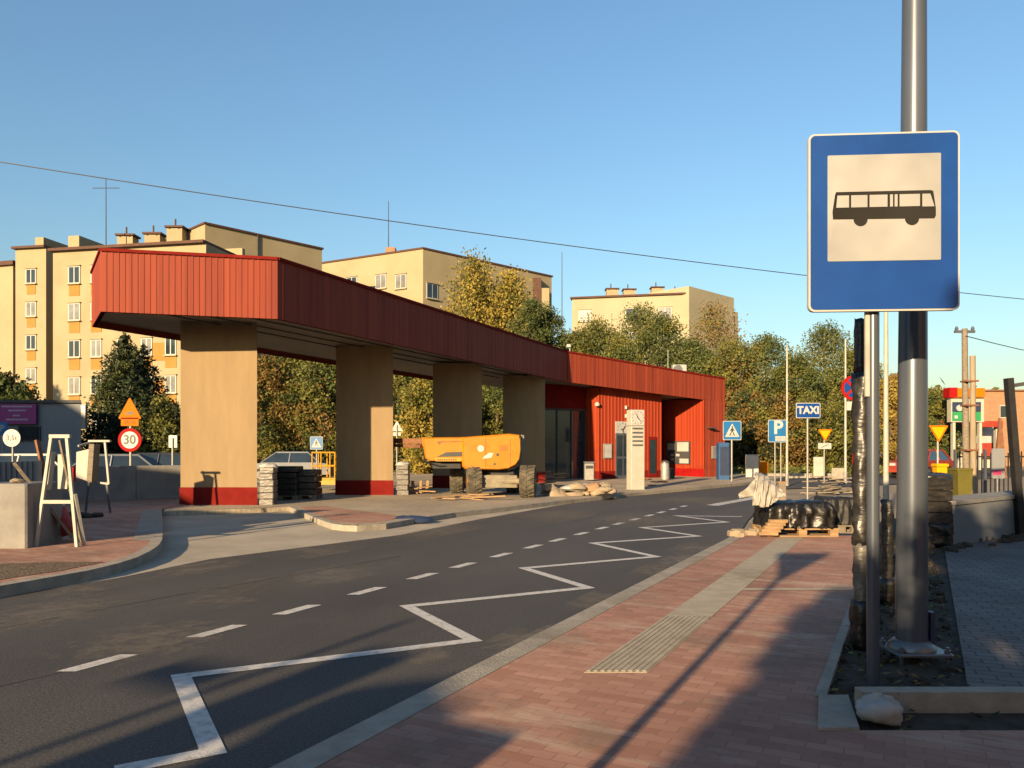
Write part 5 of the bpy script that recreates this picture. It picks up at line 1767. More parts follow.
# ------------------------------------------------------------------ things under the canopy
def wrapped_stack(label, px0, px1, ytop, ybot, zg, name='wrapped_stack', seed=0, mat='grey_film'):
    d_ = (EYE - zg) * F / (ybot - HY)
    X0, X1 = PX(px0, d_), PX(px1, d_)
    h = PZ(ytop, d_) - zg
    w = X1 - X0
    t = thing(name, label, 'stack', ((X0 + X1) / 2, d_ + w / 2, zg))
    rs = random.Random(seed)
    mb = MB()
    n = 6
    for k in range(n):
        z0, z1 = h * .94 * k / n, h * .94 * (k + 1) / n - .012
        mb.rbox((rs.uniform(-.012, .012), rs.uniform(-.012, .012), (z0 + z1) / 2), (w * .96, w * .96, z1 - z0), .02)
    mb.build('wrapped_load', mat, t)
    mb = MB().lump((0, 0, h * .93), (w * .56, w * .56, h * .08), seed, 16, 8, .3)
    mb.build('film_top', 'white_bag' if mat == 'grey_film' else mat, t, smooth='full')
    return t


wrapped_stack('grey film wrapped stack standing right beside the first yellow column', 258.5, 273.5, 464, 505, .1, seed=1)
wrapped_stack('grey film wrapped stack right of the second column, left of the lift', 396, 408.5, 462, 495, .1, seed=2)


def pallet_parts(t, w, d, z0=0.0, mat='wood'):
    for k in range(3):
        MB().b2(-w / 2, w / 2, -d / 2 + k * (d - .1) / 2, -d / 2 + .1 + k * (d - .1) / 2, z0, z0 + .02).build('runner', mat, t)
    bl_ = MB()
    for i in (-1, 0, 1):
        for j in (-1, 0, 1):
            bl_.box((i * (w / 2 - .07), j * (d / 2 - .05), z0 + .065), (.13, .095, .088))
    bl_.build('blocks', mat, t)
    tp = MB()
    for k in range(7):
        y_ = -d / 2 + .05 + k * (d - .1) / 6
        tp.box((0, y_, z0 + .122), (w, .095, .022))
    tp.build('deck', mat, t)


def dark_stack(label, px_, d_, w, h, n, seed):
    t = thing('paver_stack', label, 'stack', (PX(px_, d_), d_, .1))
    rs = random.Random(seed)
    pallet_parts(t, w, w * .8, 0, 'wood_grey')
    mb = MB()
    for k in range(n):
        z0 = .14 + (h - .14) * k / n
        mb.rbox((rs.uniform(-.03, .03), rs.uniform(-.03, .03), z0 + (h - .14) / n * .48), (w * rs.uniform(.9, .98), w * .75, (h - .14) / n * .9), .02)
    mb.build('pavers', 'dark_film', t)
    return t


dark_stack('dark stack of pavers on a pallet right of the first column, left of two', 284, 21.6, .95, .95, 5, 1)
dark_stack('lower dark stack of pavers on a pallet just left of the yellow lift basket', 303, 21.9, .95, .85, 4, 2)

# boom lift
ld = 23.4
bm_ = thing('boom_lift', 'orange boom lift with muddy tyres and a yellow basket under the canopy', 'boom lift', (PX(495, ld), ld, .1))
X_ = lambda px_, d_=ld: PX(px_, d_) - PX(495, ld)
Z_ = lambda py_, d_=ld: PZ(py_, d_) - .1


def tyre(cx, cy, w, r, yaw):
    mm = MB().lathe([(r * .5, -w / 2 * .8), (r * .82, -w / 2), (r * .96, -w / 2 * .92), (r, -w / 4), (r, w / 4), (r * .96, w / 2 * .92), (r * .82, w / 2), (r * .5, w / 2 * .8)], (0, 0, 0), 26, 'X')
    for k in range(20):
        a_ = 2 * math.pi * k / 20
        for s in (-1, 1):
            rot = Matrix.Rotation(a_ + (.08 * s), 3, 'X') @ Matrix.Rotation(R(25 * s), 3, 'Z')
            c_ = Matrix.Rotation(a_ + .08 * s, 3, 'X') @ Vector((s * w * .24, 0, r * 1.0))
            mm.box(c_, (w * .46, .05, .05), rot)
    rz_ = Matrix.Rotation(yaw, 3, 'Z')
    mm.v = [rz_ @ q + Vector((cx, cy, r + .02)) for q in mm.v]
    o = mm.build('wheel', 'tyre', bm_)
    hb = MB().lathe([(r * .5, -w / 2 * .84), (r * .5, w / 2 * .84)], (0, 0, 0), 16, 'X')
    hb.lathe([(r * .2, -w / 2 * .95), (r * .2, w / 2 * .95)], (0, 0, 0), 12, 'X')
    hb.v = [rz_ @ q + Vector((cx, cy, r + .02)) for q in hb.v]
    hb.build('rim', 'lift_orange', o)


tyre(X_(474, 22.9), -.45, .43, .44, R(8))
tyre(X_(457, 24.6), 1.3, .43, .44, R(0))
tyre(X_(528, 22.5), -.85, .46, .45, R(-6))
tyre(X_(513, 24.8), 1.45, .43, .44, R(0))
ch = MB()
ch.rbox((X_(499, 22.9), -.45, .46), (1.1, .42, .36), .03)
ch.rbox((X_(496, 23.5), .4, .5), (.9, 1.9, .3), .03)
ch.rbox((X_(484, 24.4), 1.3, .46), (1.5, .3, .3), .03)
ch.tube((X_(472, 22.9), -.45, .46), (X_(530, 22.6), -.72, .47), .09, .09, 10)
ch.build('chassis', 'chassis', bm_)
mb = MB()
mb.tube((X_(492), .3, .6), (X_(492), .3, .98), .42, .42, 20)
mb.rbox((X_(494), .35, .82), (1.25, 1.1, .34), .04)
mb.build('turntable', 'black', bm_, smooth=True)
poly = [(424, 438), (424.5, 447), (426.5, 458), (430, 460.8), (462.5, 461.6), (463, 466.5), (466, 468.4), (500, 469.2), (509, 468), (515.5, 464.5), (519, 459), (520.6, 450), (520.4, 440), (519, 435.5), (509, 434.3), (490, 437.0), (440, 437.4)]
pl2 = [(X_(x), Z_(y)) for x, y in poly]
hd = MB()
c_in = (sum(a for a, b in pl2) / len(pl2), sum(b for a, b in pl2) / len(pl2))
inset = [(c_in[0] + (a - c_in[0]) * .965, c_in[1] + (b - c_in[1]) * .93) for a, b in pl2]
n = len(pl2)
vs = [(a, -.42, b) for a, b in inset] + [(a, -.34, b) for a, b in pl2] + [(a, .75, b) for a, b in pl2] + [(a, .83, b) for a, b in inset]
fs = [tuple(range(n - 1, -1, -1)), tuple(range(3 * n, 4 * n))]
for k in range(3):
    for i in range(n):
        j = (i + 1) % n
        fs.append((k * n + i, k * n + j, (k + 1) * n + j, (k + 1) * n + i))
hd.add(vs, fs)
bd = hd.build('hood', 'lift_orange', bm_)
MB().prism([(X_(438), Z_(456.8)), (X_(447), Z_(452.2)), (X_(468), Z_(451.6)), (X_(466.5), Z_(456.2))], -.428, -.41).build('dark_stripe', 'sign_black', bd)
MB().prism([(X_(437.5), Z_(441.5)), (X_(478), Z_(441.2)), (X_(478), Z_(441.9)), (X_(442.5), Z_(442.3)), (X_(441), Z_(445)), (X_(439.8), Z_(444))], -.427, -.41).build('seam', 'rust', bd)
q = MB().prism([(X_(437), Z_(461)), (X_(462), Z_(461)), (X_(462), Z_(457.8)), (X_(437), Z_(457.8))], -.427, -.41).build('lettering_strip', 'lift_yellow', bd)
ml = MB()
for k in range(9):
    ml.b2(X_(438.5 + k * 2.2), X_(439.9 + k * 2.2), -.432, -.425, Z_(460.4), Z_(458.6))
ml.build('lettering', 'rust', q)
eb = MB()
pe_ = [(463.5, 437.5), (463.5, 466), (466.5, 468.8), (499, 469.4), (509, 468.2), (516, 464.5), (519.6, 459), (521, 450), (520.8, 440), (519.4, 435.2), (509, 434)]
pe_ = [(X_(x), Z_(y)) for x, y in pe_]
cx2, cy2 = sum(a for a, b in pe_) / len(pe_), sum(b for a, b in pe_) / len(pe_)
pin = [(cx2 + (a - cx2) * .95, cy2 + (b - cy2) * .93) for a, b in pe_]
n = len(pe_)
vs = [(a, -.60, b) for a, b in pin] + [(a, -.54, b) for a, b in pe_] + [(a, -.30, b) for a, b in pe_]
fs = [tuple(range(n - 1, -1, -1)), tuple(range(2 * n, 3 * n))]
for k in range(2):
    for i in range(n):
        j = (i + 1) % n
        fs.append((k * n + i, k * n + j, (k + 1) * n + j, (k + 1) * n + i))
eb.add(vs, fs)
ec = eb.build('engine_cover', 'lift_orange', bm_)
dc = MB()
dc.prism(circ(.10, 16, X_(481.5), Z_(448.5)), -.606, -.59)
dc.prism([(X_(483), Z_(458.5)), (X_(492), Z_(457.5)), (X_(494), Z_(453)), (X_(490), Z_(452.5)), (X_(485), Z_(456))], -.6055, -.59)
dc.build('decals', 'sign_white', ec)
dc = MB()
for x, y, r in ((498, 454.5, .045), (495, 463.6, .035)):
    dc.prism(circ(r, 12, X_(x), Z_(y)), -.608, -.59)
dc.build('latches', 'sign_black', ec)
sm = MB()
for x_ in (486, 510):
    MB().b2(X_(x_), X_(x_ + .5), -.6045, -.59, Z_(466), Z_(439)).build('seam', 'rust', ec)
for k in range(5):
    sm.b2(X_(500), X_(508), -.6042, -.59, Z_(446 + k * 1.1), Z_(445.5 + k * 1.1))
sm.build('vent_grille', 'rust', ec)
ho = MB()
for k in range(3):
    ho.path([(X_(424 - k), -.1 + .2 * k, Z_(444)), (X_(428 - 2 * k), -.3 + .2 * k, Z_(462)), (X_(440 - 2 * k), -.2 + .2 * k, Z_(466)), (X_(462), .0 + .1 * k, Z_(466))], .022, 6)
ho.build('hoses', 'black', bm_)
MB().rbox((X_(447), .2, Z_(465)), (.9, .7, .2), .03).build('tray', 'black', bm_)
rl = MB()
rl.path([(X_(521.5), -.3, Z_(435)), (X_(522.5), -.3, Z_(450)), (X_(521), -.3, Z_(460)), (X_(515), -.3, Z_(467)), (X_(508), -.3, Z_(469.8))], .025, 6)
rl.path([(X_(523.5), .3, Z_(435)), (X_(524), .3, Z_(452)), (X_(521), .3, Z_(463)), (X_(512), .3, Z_(470.4))], .025, 6)
rl.build('bumper_rail', 'galv', bm_)
bo = MB()
p0, p1 = Vector((X_(426), .4, Z_(441))), Vector((X_(352, 25.6), 2.3, Z_(440.5, 25.6)))
bar(bo, p0, p1, .2, .16)
bar(bo, p0 + Vector((-.2, .05, -.16)), p1 + Vector((.2, 0, -.12)), .1, .1)
bo.build('boom', 'rust', bm_)
MB().b2(X_(422.5), X_(428), .0, .6, Z_(446), Z_(437.5)).build('boom_joint', 'lift_orange', bm_)
bd_ = 26.0
bx = MB()
x0, x1 = X_(313, bd_), X_(335.5, bd_)
y0, y1 = bd_ - ld - .1, bd_ - ld + .75
z0, z1, z2_ = Z_(481, bd_), Z_(452.5, bd_), Z_(466, bd_)
for x in (x0, x0 + .3, x1 - .16, x1):
    for y in (y0, y1):
        bx.tube((x, y, z0), (x, y, z1), .025, .025, 8)
for z in (z1, z2_, z0 + .05):
    bx.path([(x0, y0, z), (x1, y0, z), (x1, y1, z), (x0, y1, z), (x0, y0, z)], .027, 8)
bk = bx.build('basket', 'lift_yellow', bm_)
MB().b2(x0 - .02, x1 + .02, y0 - .02, y1, z0 - .12, z0 + .1).build('floor', 'lift_yellow', bk)
bar(MB(), p1, (x1 - .1, y1 - .1, z0 + .02), .14, .14).build('jib', 'rust', bm_)

# debris: timber, rubble heaps
def timber_heap(label, px_, py_, zg, w, n, seed, mat='wood', hh=.2):
    q = G(px_, py_, zg)
    t = thing('timber_heap', label, 'debris', (q.x, q.y, zg))
    rs = random.Random(seed)
    for k in range(n):
        a_ = rs.uniform(-.6, .6)
        l = rs.uniform(.4, 1.0) * w * .6
        c = Vector((rs.uniform(-.4, .4) * w, rs.uniform(-.3, .3) * w * .6, .03 + hh * rs.random() ** 1.6))
        dv = Vector((math.cos(a_), math.sin(a_), rs.uniform(-.12, .12))) * l / 2
        bar(MB(), c - dv, c + dv, .09, .035).build('board', mat, t)
    return t


t = timber_heap('upright offcuts and red boards beside the grey wrapped stack near the lift', 421, 494, .1, 1.1, 7, 1)
for k, x in enumerate((-.25, -.02, .18)):
    MB().box((x, .1 * k, .22), (.09, .12, .4), Matrix.Rotation(R(6 * k - 5), 3, 'Y')).build('offcut', 'wood', t)
timber_heap('flat pale boards lying in front of the lift wheels', 468, 500, .1, 1.6, 8, 2, 'wood', .12)
timber_heap('jumbled timber right of the lift by the dark glass', 548, 489, .1, 1.5, 12, 3, 'wood', .6)
timber_heap('low planks in front of the clock pillar at the waiting room doors', 652, 486, .1, 1.3, 8, 4, 'rust', .35)
q = G(582, 496, .1)
t = thing('rubble_heap', 'pale heap of rubble and plastic sacks between the lift and the clock pillar', 'debris', (q.x, q.y + .3, .1))
mb = MB()
rs = random.Random(4)
for k in range(16):
    mb.lump((rs.uniform(-1.1, .9), rs.uniform(-.4, .4), rs.uniform(.02, .3) * (1 if abs(k - 8) < 6 else .4)), (rs.uniform(.12, .3), rs.uniform(.1, .25), rs.uniform(.08, .2)), k)
mb.build('rubble', 'rubble', t, smooth=True)
MB().lump((-.1, -.1, .22), (.42, .26, .15), 31, 22, 12, .5).build('plastic_sack', 'sign_back', t, smooth=True)
MB().lump((.35, -.2, .22), (.3, .2, .16), 33, 18, 10, .4).build('red_sack', 'brick_far', t, smooth=True)
q = G(415, 520, .1)
tag(MB().lump((G(411, 523).x, G(411, 523).y - .1, .06), (.38, .16, .1), 8, 16, 8, .3).build('tarpaulin_bundle', 'navy', smooth=True), 'dark blue bundle lying on the platform kerb tip', 'bundle')
tag(MB().lump((G(604, 499.5).x, G(604, 499.5).y, .06), (.3, .2, .1), 9, 16, 8, .3).build('bundle', 'dark_film', smooth=True), 'small dark bundle on the road edge right of the pale rubble heap', 'bundle')

# clock pillar
q = G(635.5, 489.5, .1)
t = thing('clock_pillar', 'tall cream clock pillar with grey text bars in front of the waiting room', 'clock', (q.x, q.y, .1), R(18))
hh = PZ(410, q.y) - .1
w_, dp = .52, .36
MB().rbox((0, 0, hh / 2), (w_, dp, hh), .012).build('body', 'white_board', t)
MB().b2(-w_ / 2 - .003, w_ / 2 + .003, -dp / 2 - .003, dp / 2 + .003, hh * .797, hh * .803).build('joint', 'steel_blue', t)
zc_ = hh * .90
ck = MB().b2(-w_ / 2 + .015, w_ / 2 - .015, -dp / 2 - .006, -dp / 2 + .01, hh * .81, hh * .995).build('clock_face', 'sign_white', t)
hn = MB()
for ang, ln, wd in ((115, .16, .03), (-48, .22, .024)):
    hn.prism([(0 + math.cos(R(ang)) * a_ - math.sin(R(ang)) * b_, zc_ + math.sin(R(ang)) * a_ + math.cos(R(ang)) * b_) for a_, b_ in ((-.04, -wd / 2), (ln, -wd / 3), (ln, wd / 3), (-.04, wd / 2))], -dp / 2 - .012 - ln * .01, -dp / 2 - .005)
for k in range(12):
    ang = 30 * k
    c_, s_ = math.cos(R(ang)), math.sin(R(ang))
    hn.prism([(c_ * a_ - s_ * b_, zc_ + s_ * a_ + c_ * b_) for a_, b_ in ((.2, -.012), (.24, -.012), (.24, .012), (.2, .012))], -dp / 2 - .009, -dp / 2 - .005)
hn.build('hands', 'sign_black', ck)
ml = MB()
for k in range(5):
    z = hh * (.765 - k * .052)
    ml.b2(-w_ / 2 + .05, w_ / 2 - .06, -dp / 2 - .006, -dp / 2 + .01, z - .03, z + .03)
    ml.b2(w_ / 2 - .01, w_ / 2 + .006, -dp / 2 + .05, dp / 2 - .05, z - .03, z + .03)
ml.build('text_bars', 'steel', t)
MB().rbox((0, 0, -.03), (w_ + .1, dp + .1, .08), .01).build('base', 'conc_kerb', t)

# litter bins and small things at the building
q = G(589, 481, .1)
t = thing('litter_bin', 'grey box litter bin left of the waiting room corner', 'bin', (q.x, q.y, .1))
MB().rbox((0, 0, .42), (.42, .36, .72), .03).build('body', 'galv', t)
MB().rbox((0, 0, .83), (.48, .42, .06), .02).build('lid', 'steel', t)
MB().b2(-.16, .16, -.19, -.17, .55, .68).build('opening', 'sign_black', t)
q = G(665, 480, .1)
t = thing('litter_bin', 'round pale litter bin at the mouth of the recessed entrance', 'bin', (q.x, q.y, .1))
MB().lathe([(.15, 0), (.19, .02), (.19, .72), (.16, .78)], (0, 0, 0), 18).build('body', 'galv', t, smooth=True)
MB().lathe([(.2, .78), (.2, .82), (.05, .9)], (0, 0, 0), 18).build('lid', 'steel', t, smooth=True)
q = G(671, 478.6, .1)
t = thing('litter_bin', 'short black bin against the sunlit red side wall', 'bin', (q.x, q.y, .1))
MB().rbox((0, 0, .22), (.3, .3, .44), .03).build('body', 'black', t)
MB().rbox((0, 0, .46), (.34, .34, .05), .02).build('lid', 'black', t)
q = G(726, 480, .1)
t = thing('portable_cabinet', 'dark blue cabinet at the right end of the red station wall', 'cabinet', (q.x, q.y + .5, .1))
MB().rbox((0, 0, .85), (.5, .5, 1.7), .04).build('body', 'blue_cab', t)
MB().b2(-.2, .2, -.265, -.25, .2, 1.5).build('door', 'navy', t)
q = G(752, 478, .05)
t = thing('white_cabinet', 'tall white box standing on the road edge beyond the crossing sign', 'cabinet', (q.x, q.y, .0), R(-14))
MB().rbox((0, 0, .62), (.62, .5, 1.2), .03).build('body', 'white_board', t)
MB().b2(-.26, .26, -.265, -.25, .1, 1.15).build('door', 'sign_white', t)

# far kerb clutter on the right side of the road
def bollard(px_, d_, ty, lab, mat, name='site_barrier', cat='barrier', w=.5, h=None):
    t = thing(name, lab, cat, (PX(px_, d_), d_, .0))
    h = h or PZ(ty, d_)
    MB().rbox((0, 0, h / 2 + .05), (w, .08, h - .1), .02).build('panel', mat, t)
    for s in (-1, 1):
        MB().b2(s * w * .35 - .03, s * w * .35 + .03, -.2, .2, 0, .06).build('foot', 'black', t)
    return t


bollard(818.5, 38, 457, 'white site panel standing below the orange give way sign', 'white_board', w=.5)
bollard(763, 40, 462, 'low orange barrier panel beside the tall white box', 'sign_orange', w=.55)
bollard(855, 30, 446, 'small red panel left of the wrapped post', 'sign_red', w=.22)
bollard(838, 36, 468, 'stone coloured panel among the far timber', 'conc_kerb', w=.6)
for k, (px_, d_) in enumerate(((836, 26), (824, 27.5))):
    timber_heap(('pale timber heap on the far side of the road below the tall thin pole', 'second pale timber heap left of the first, beyond the black covered pallet')[k], px_, G(0, 448 + 1.55 * F / d_).y and 448 + 1.55 * F / d_, 0, 2.2, 10, 20 + k, 'wood_grey', .5)
mb = MB()
for px_ in range(762, 850, 8):
    q = Vector((PX(px_, 40), 40, 0))
    mb.rbox((q.x, q.y, .11), (.41, .2, .24), .02)
tag(mb.build('far_kerb', 'conc_kerb'), kind='structure')
t = thing('timber_post', 'short grey timber post behind the black covered pallet', 'post', (PX(781.5, 17.5), 17.5, 0))
MB().box((0, 0, .38), (.16, .12, .76)).build('shaft', 'wood_grey', t)
MB().b2(-.1, .1, -.08, .08, .76, .79).build('cap', 'wood', t)

# ------------------------------------------------------------------ black covered pallet with white sheet
pd_ = 12.35
t = thing('covered_pallet', 'pallet under crumpled black plastic at the end of the red pavement', 'pallet', (PX(794, pd_ + .45), pd_ + .45, PAVE))
X_ = lambda px_: PX(px_, pd_) - PX(794, pd_ + .45)
Z_ = lambda py_: PZ(py_, pd_) - PAVE
pallet_parts(t, 1.15, .8)


def crumple(w, d, h, z0, seed, amp=.05, nx=26, ny=18, nz=12, skirt=.0):
    """box-like crumpled cover"""
    rs = np.random.default_rng(seed)
    vs, fs = [], []
    ring = []
    per = []
    for i in range(nx):
        per.append((-w / 2 + w * i / nx, -d / 2))
    for i in range(ny):
        per.append((w / 2, -d / 2 + d * i / ny))
    for i in range(nx):
        per.append((w / 2 - w * i / nx, d / 2))
    for i in range(ny):
        per.append((-w / 2, d / 2 - d * i / ny))
    n = len(per)
    ph = rs.uniform(0, 6.28, 6)
    for k in range(nz + 1):
        f = k / nz
        sc_ = 1.0 if f < .8 else 1 - (f - .8) * .6
        for i, (x, y) in enumerate(per):
            a_ = i / n * 2 * math.pi
            fold = amp * (math.sin(9 * a_ + ph[0] + 1.5 * f) * .5 + math.sin(17 * a_ + ph[1] - 3 * f) * .4 + math.sin(29 * a_ + 7 * f) * .25 + rs.normal() * .2)
            fl = 1 + skirt * (1 - f) ** 2
            r_ = math.hypot(x, y)
            vs.append((x * sc_ * fl + fold * x / r_, y * sc_ * fl + fold * y / r_, z0 + h * f + (rs.normal() * amp * .25 if k > 0 else abs(rs.normal()) * amp)))
    for k in range(nz):
        for i in range(n):
            j = (i + 1) % n
            fs.append((k * n + i, k * n + j, k * n + n + j, k * n + n + i))
    vs.append((0, 0, z0 + h * 1.03))
    c = len(vs) - 1
    for i in range(n):
        fs.append((nz * n + i, nz * n + (i + 1) % n, c))
    return MB().add(vs, fs)


crumple(1.06, .78, .44, .10, 4, .055).build('black_plastic', 'black_film', t, smooth='full')
mb = MB()
for k in range(5):
    mb.rbox((X_(768) + .04 * k, -.46, .06 + .05 * k), (.3, .1, .05), .008, Matrix.Rotation(R(-8 + 4 * k), 3, 'Z'))
mb.build('loose_blocks', 'wood', t)
# white sheet draped over the left end
ts = thing('white_sheet', 'crumpled white plastic sheet draped over the black covered pallet', 'plastic sheet', (PX(769, pd_), pd_ + .2, PAVE + .5))
S = lambda px_, py_, dy: Vector((PX(px_, pd_) - PX(769, pd_), dy, PZ(py_, pd_) - PAVE - .5))
rows = [
    [S(764, 474, .25), S(769, 473.5, .3), S(774, 476, .3), S(780, 480, .3)],
    [S(759, 477, .0), S(766, 475, .02), S(774, 478, .0), S(783, 486, .05)],
    [S(756, 485, -.15), S(763, 482, -.22), S(771, 483, -.18), S(784, 491, -.12)],
    [S(752, 497, -.24), S(760, 494, -.34), S(767, 495, -.27), S(786, 496, -.22)],
    [S(751, 505, -.28), S(758, 506, -.38), S(765, 507, -.32), S(772, 500, -.3)],
]
vs, fs = [], []
nu, nv = 28, 28
rs = random.Random(9)
for i in range(nv + 1):
    a_ = i / nv * (len(rows) - 1)
    r0 = min(int(a_), len(rows) - 2)
    fa_ = a_ - r0
    for j in range(nu + 1):
        b_ = j / nu * 3
        c0_ = min(int(b_), 2)
        fb_ = b_ - c0_
        q = rows[r0][c0_].lerp(rows[r0][c0_ + 1], fb_).lerp(rows[r0 + 1][c0_].lerp(rows[r0 + 1][c0_ + 1], fb_), fa_)
        q = q + Vector((0, .03 * math.sin(j * .9 + i * .25) + .02 * math.sin(j * 1.9 - i * .3), .012 * math.sin(i * 1.1 + j * .5))) + Vector((rs.uniform(-.006, .006),) * 3)
        vs.append(q)
for i in range(nv):
    for j in range(nu):
        a_ = i * (nu + 1) + j
        fs.append((a_, a_ + 1, a_ + nu + 2, a_ + nu + 1))
so_ = MB().add(vs, fs).build('cloth', 'sheet', ts, smooth='full')
sm_ = so_.modifiers.new('solid', 'SOLIDIFY')
sm_.thickness = .006
# wing of the sheet blown out to the left
vs, fs = [], []
for i in range(11):
    for j in range(9):
        u, v = i / 10, j / 8
        q = S(760, 484, -.1).lerp(S(742, 494, -.05), u) + Vector((0, .05 * math.sin(7 * u + 3 * v), -.2 * v * (1 - .6 * u) + .1 * (1 - u) * (1 - v)))
        vs.append(q)
for i in range(10):
    for j in range(8):
        a_ = i * 9 + j
        fs.append((a_, a_ + 1, a_ + 10, a_ + 9))
q = MB().add(vs, fs).build('flap', 'sheet', ts, smooth='full')
q.modifiers.new('solid', 'SOLIDIFY').thickness = .006
mb = MB()
rs = random.Random(12)
for k in range(8):
    q = G(735 + k * 3.2, 537.5 + rs.uniform(-2, 2), .05)
    mb.rbox((q.x, q.y, .12), (rs.uniform(.12, .28), rs.uniform(.12, .22), rs.uniform(.08, .16)), .02, Matrix.Rotation(rs.uniform(0, 3), 3, 'Z'))
tag(mb.build('kerb_rubble', 'rubble'), 'loose pale kerb stones left of the black covered pallet', 'rubble')
t = thing('covered_stack', 'tall dark stack, shade put into its black colour, right of the covered pallet', 'stack', (PX(842, 12.9), 13.2, PAVE))
pallet_parts(t, .6, .6, 0, 'wood_grey')
crumple(.56, .56, .48, .10, 8, .03).build('black_plastic', 'black', t, smooth='full')  # black also carries the shade lying on this dark stack
ws = wrapped_stack('film wrapped paver stack beside the low shaded wall, right of the lamp post', 927, 955, 474, 546, PAVE, seed=7, mat='dark_film')
wrapped(ws, 'black_foot', 'black_film', 0, .32, .24, 17, n=20, amp=.15)  # black band at the stack's foot stands in for the shade there

# ------------------------------------------------------------------ right side: low wall, gate, fence, fuel station
q0, q1 = G(955, 546, PAVE), G(1030, 532, PAVE)
aw = Vector((q1.x - q0.x, q1.y - q0.y, 0)).normalized()
t = thing('low_wall', 'low weathered grey wall in shade at the right edge', 'wall', (q0.x, q0.y, PAVE - .05))
MB().obox(q0, aw, 0, 4.2, -.5, 0, .05, .72).build('wall', 'grey_wall', t, True)
MB().obox(q0, aw, -.03, 4.25, -.53, .03, .72, .78).build('coping', 'conc_wall', t, True)

mb = MB()
rs = random.Random(15)
for k in range(46):
    a_ = rs.uniform(0, 4)
    q = Vector((q0.x, q0.y, 0)) + aw * a_ + Vector((rs.uniform(-.7, .1), -rs.uniform(.1, .7), 0))
    mb.lump((q.x, q.y, PAVE + .01), (rs.uniform(.04, .12), rs.uniform(.04, .12), rs.uniform(.02, .06)), k)
tag(mb.build('dug_earth', 'soil_dark', smooth=True), 'loose dug earth along the foot of the shaded low wall', 'earth', kind='stuff')

gd = 12.6
t = thing('gate_frame', 'leaning black steel gate frame cut by the right picture edge', 'gate', (PX(1018, gd), gd, PAVE - .02))
X_ = lambda px_: PX(px_, gd) - PX(1018, gd)
Z_ = lambda py_: PZ(py_, gd) - PAVE
bar(MB(), (X_(1021), 0, 0), (X_(1008.5), 0, Z_(377)), .12, .1).build('post', 'black', t)
bar(MB(), (X_(1027), .15, 0), (X_(1014.5), .15, Z_(379)), .07, .1).build('post', 'steel_blue', t)
bar(MB(), (X_(1009), 0, Z_(385)), (X_(1090), -.4, Z_(372)), .06, .06).build('top_rail', 'black', t)
bar(MB(), (X_(1090), -.4, 0), (X_(1090), -.4, Z_(372)), .1, .1).build('post', 'black', t)

mb = MB()
for k in range(9):
    z_ = .3 + k * .27
    mb.tube((X_(1024), -.02, z_), (X_(1090), -.38, z_), .006, .006, 5)
for k in range(8):
    x_ = X_(1028) + (X_(1088) - X_(1028)) * k / 7
    mb.tube((x_, -.03 - .35 * k / 7, .2), (x_, -.03 - .35 * k / 7, 2.55), .006, .006, 5)
mb.build('mesh', 'black', t)
fd = 21.0
t = thing('railing_fence', 'dark vertical bar railing in front of the fuel station', 'fence', (PX(975, fd), fd, 0))
mb = MB()
x0, x1 = PX(955, fd) - PX(975, fd), PX(1045, fd) - PX(975, fd)
zt_, zb_ = PZ(453, fd), .15
k = x0
i = 0
while k < x1:
    mb.b2(k, k + .025, -.012, .012, zb_, zt_ + .05 * (i % 2))
    k += .12
    i += 1
mb.build('bars', 'black', t)
mb = MB()
for z in (zb_ + .1, zt_ - .12):
    mb.b2(x0, x1, -.02, .02, z, z + .04)
mb.build('rails', 'black', t)
for k in range(4):
    x = x0 + (x1 - x0) * k / 3
    MB().b2(x - .03, x + .03, -.03, .03, 0, zt_ + .1).build('post', 'steel_blue', t)
t = thing('notice_board', 'white notice board with a pink square beside the leaning gate', 'notice board', (PX(998, 18), 18, 0))
MB().prism(rrect(.30, .70, .02, 3, 0, PZ(463.5, 18)), -.02, .01).build('board', 'grey_wall', t)  # white board coloured grey, its shade put into the colour
MB().b2(-.13, .07, -.026, -.018, PZ(475, 18), PZ(470, 18)).build('pink_square', 'pink', t)
MB().tube((0, .03, 0), (0, .03, PZ(450, 18)), .025, .025, 8).build('pole', 'steel', t)
t = thing('waste_container', 'olive yellow waste container behind the wrapped paver stack', 'container', (PX(961, 17.5), 17.5, .0))
MB().hexa([(-.13, -.13, .1), (.13, -.13, .1), (.13, .18, .1), (-.13, .18, .1)], [(-.17, -.17, PZ(470, 17.5)), (.17, -.17, PZ(470, 17.5)), (.17, .22, PZ(470, 17.5)), (-.17, .22, PZ(470, 17.5))]).build('body', 'olive_box', t)
MB().rbox((0, .02, PZ(470, 17.5) + .02), (.36, .42, .05), .02).build('lid', 'olive_box', t)
t = thing('waste_container', 'small bright yellow container under the yellow give way sign', 'container', (PX(940, 19), 19, .0))
MB().rbox((0, 0, .55), (.26, .26, 1.1), .03).build('body', 'sign_yellow', t)
MB().rbox((0, 0, 1.13), (.3, .3, .07), .02).build('lid', 'sign_yellow', t)

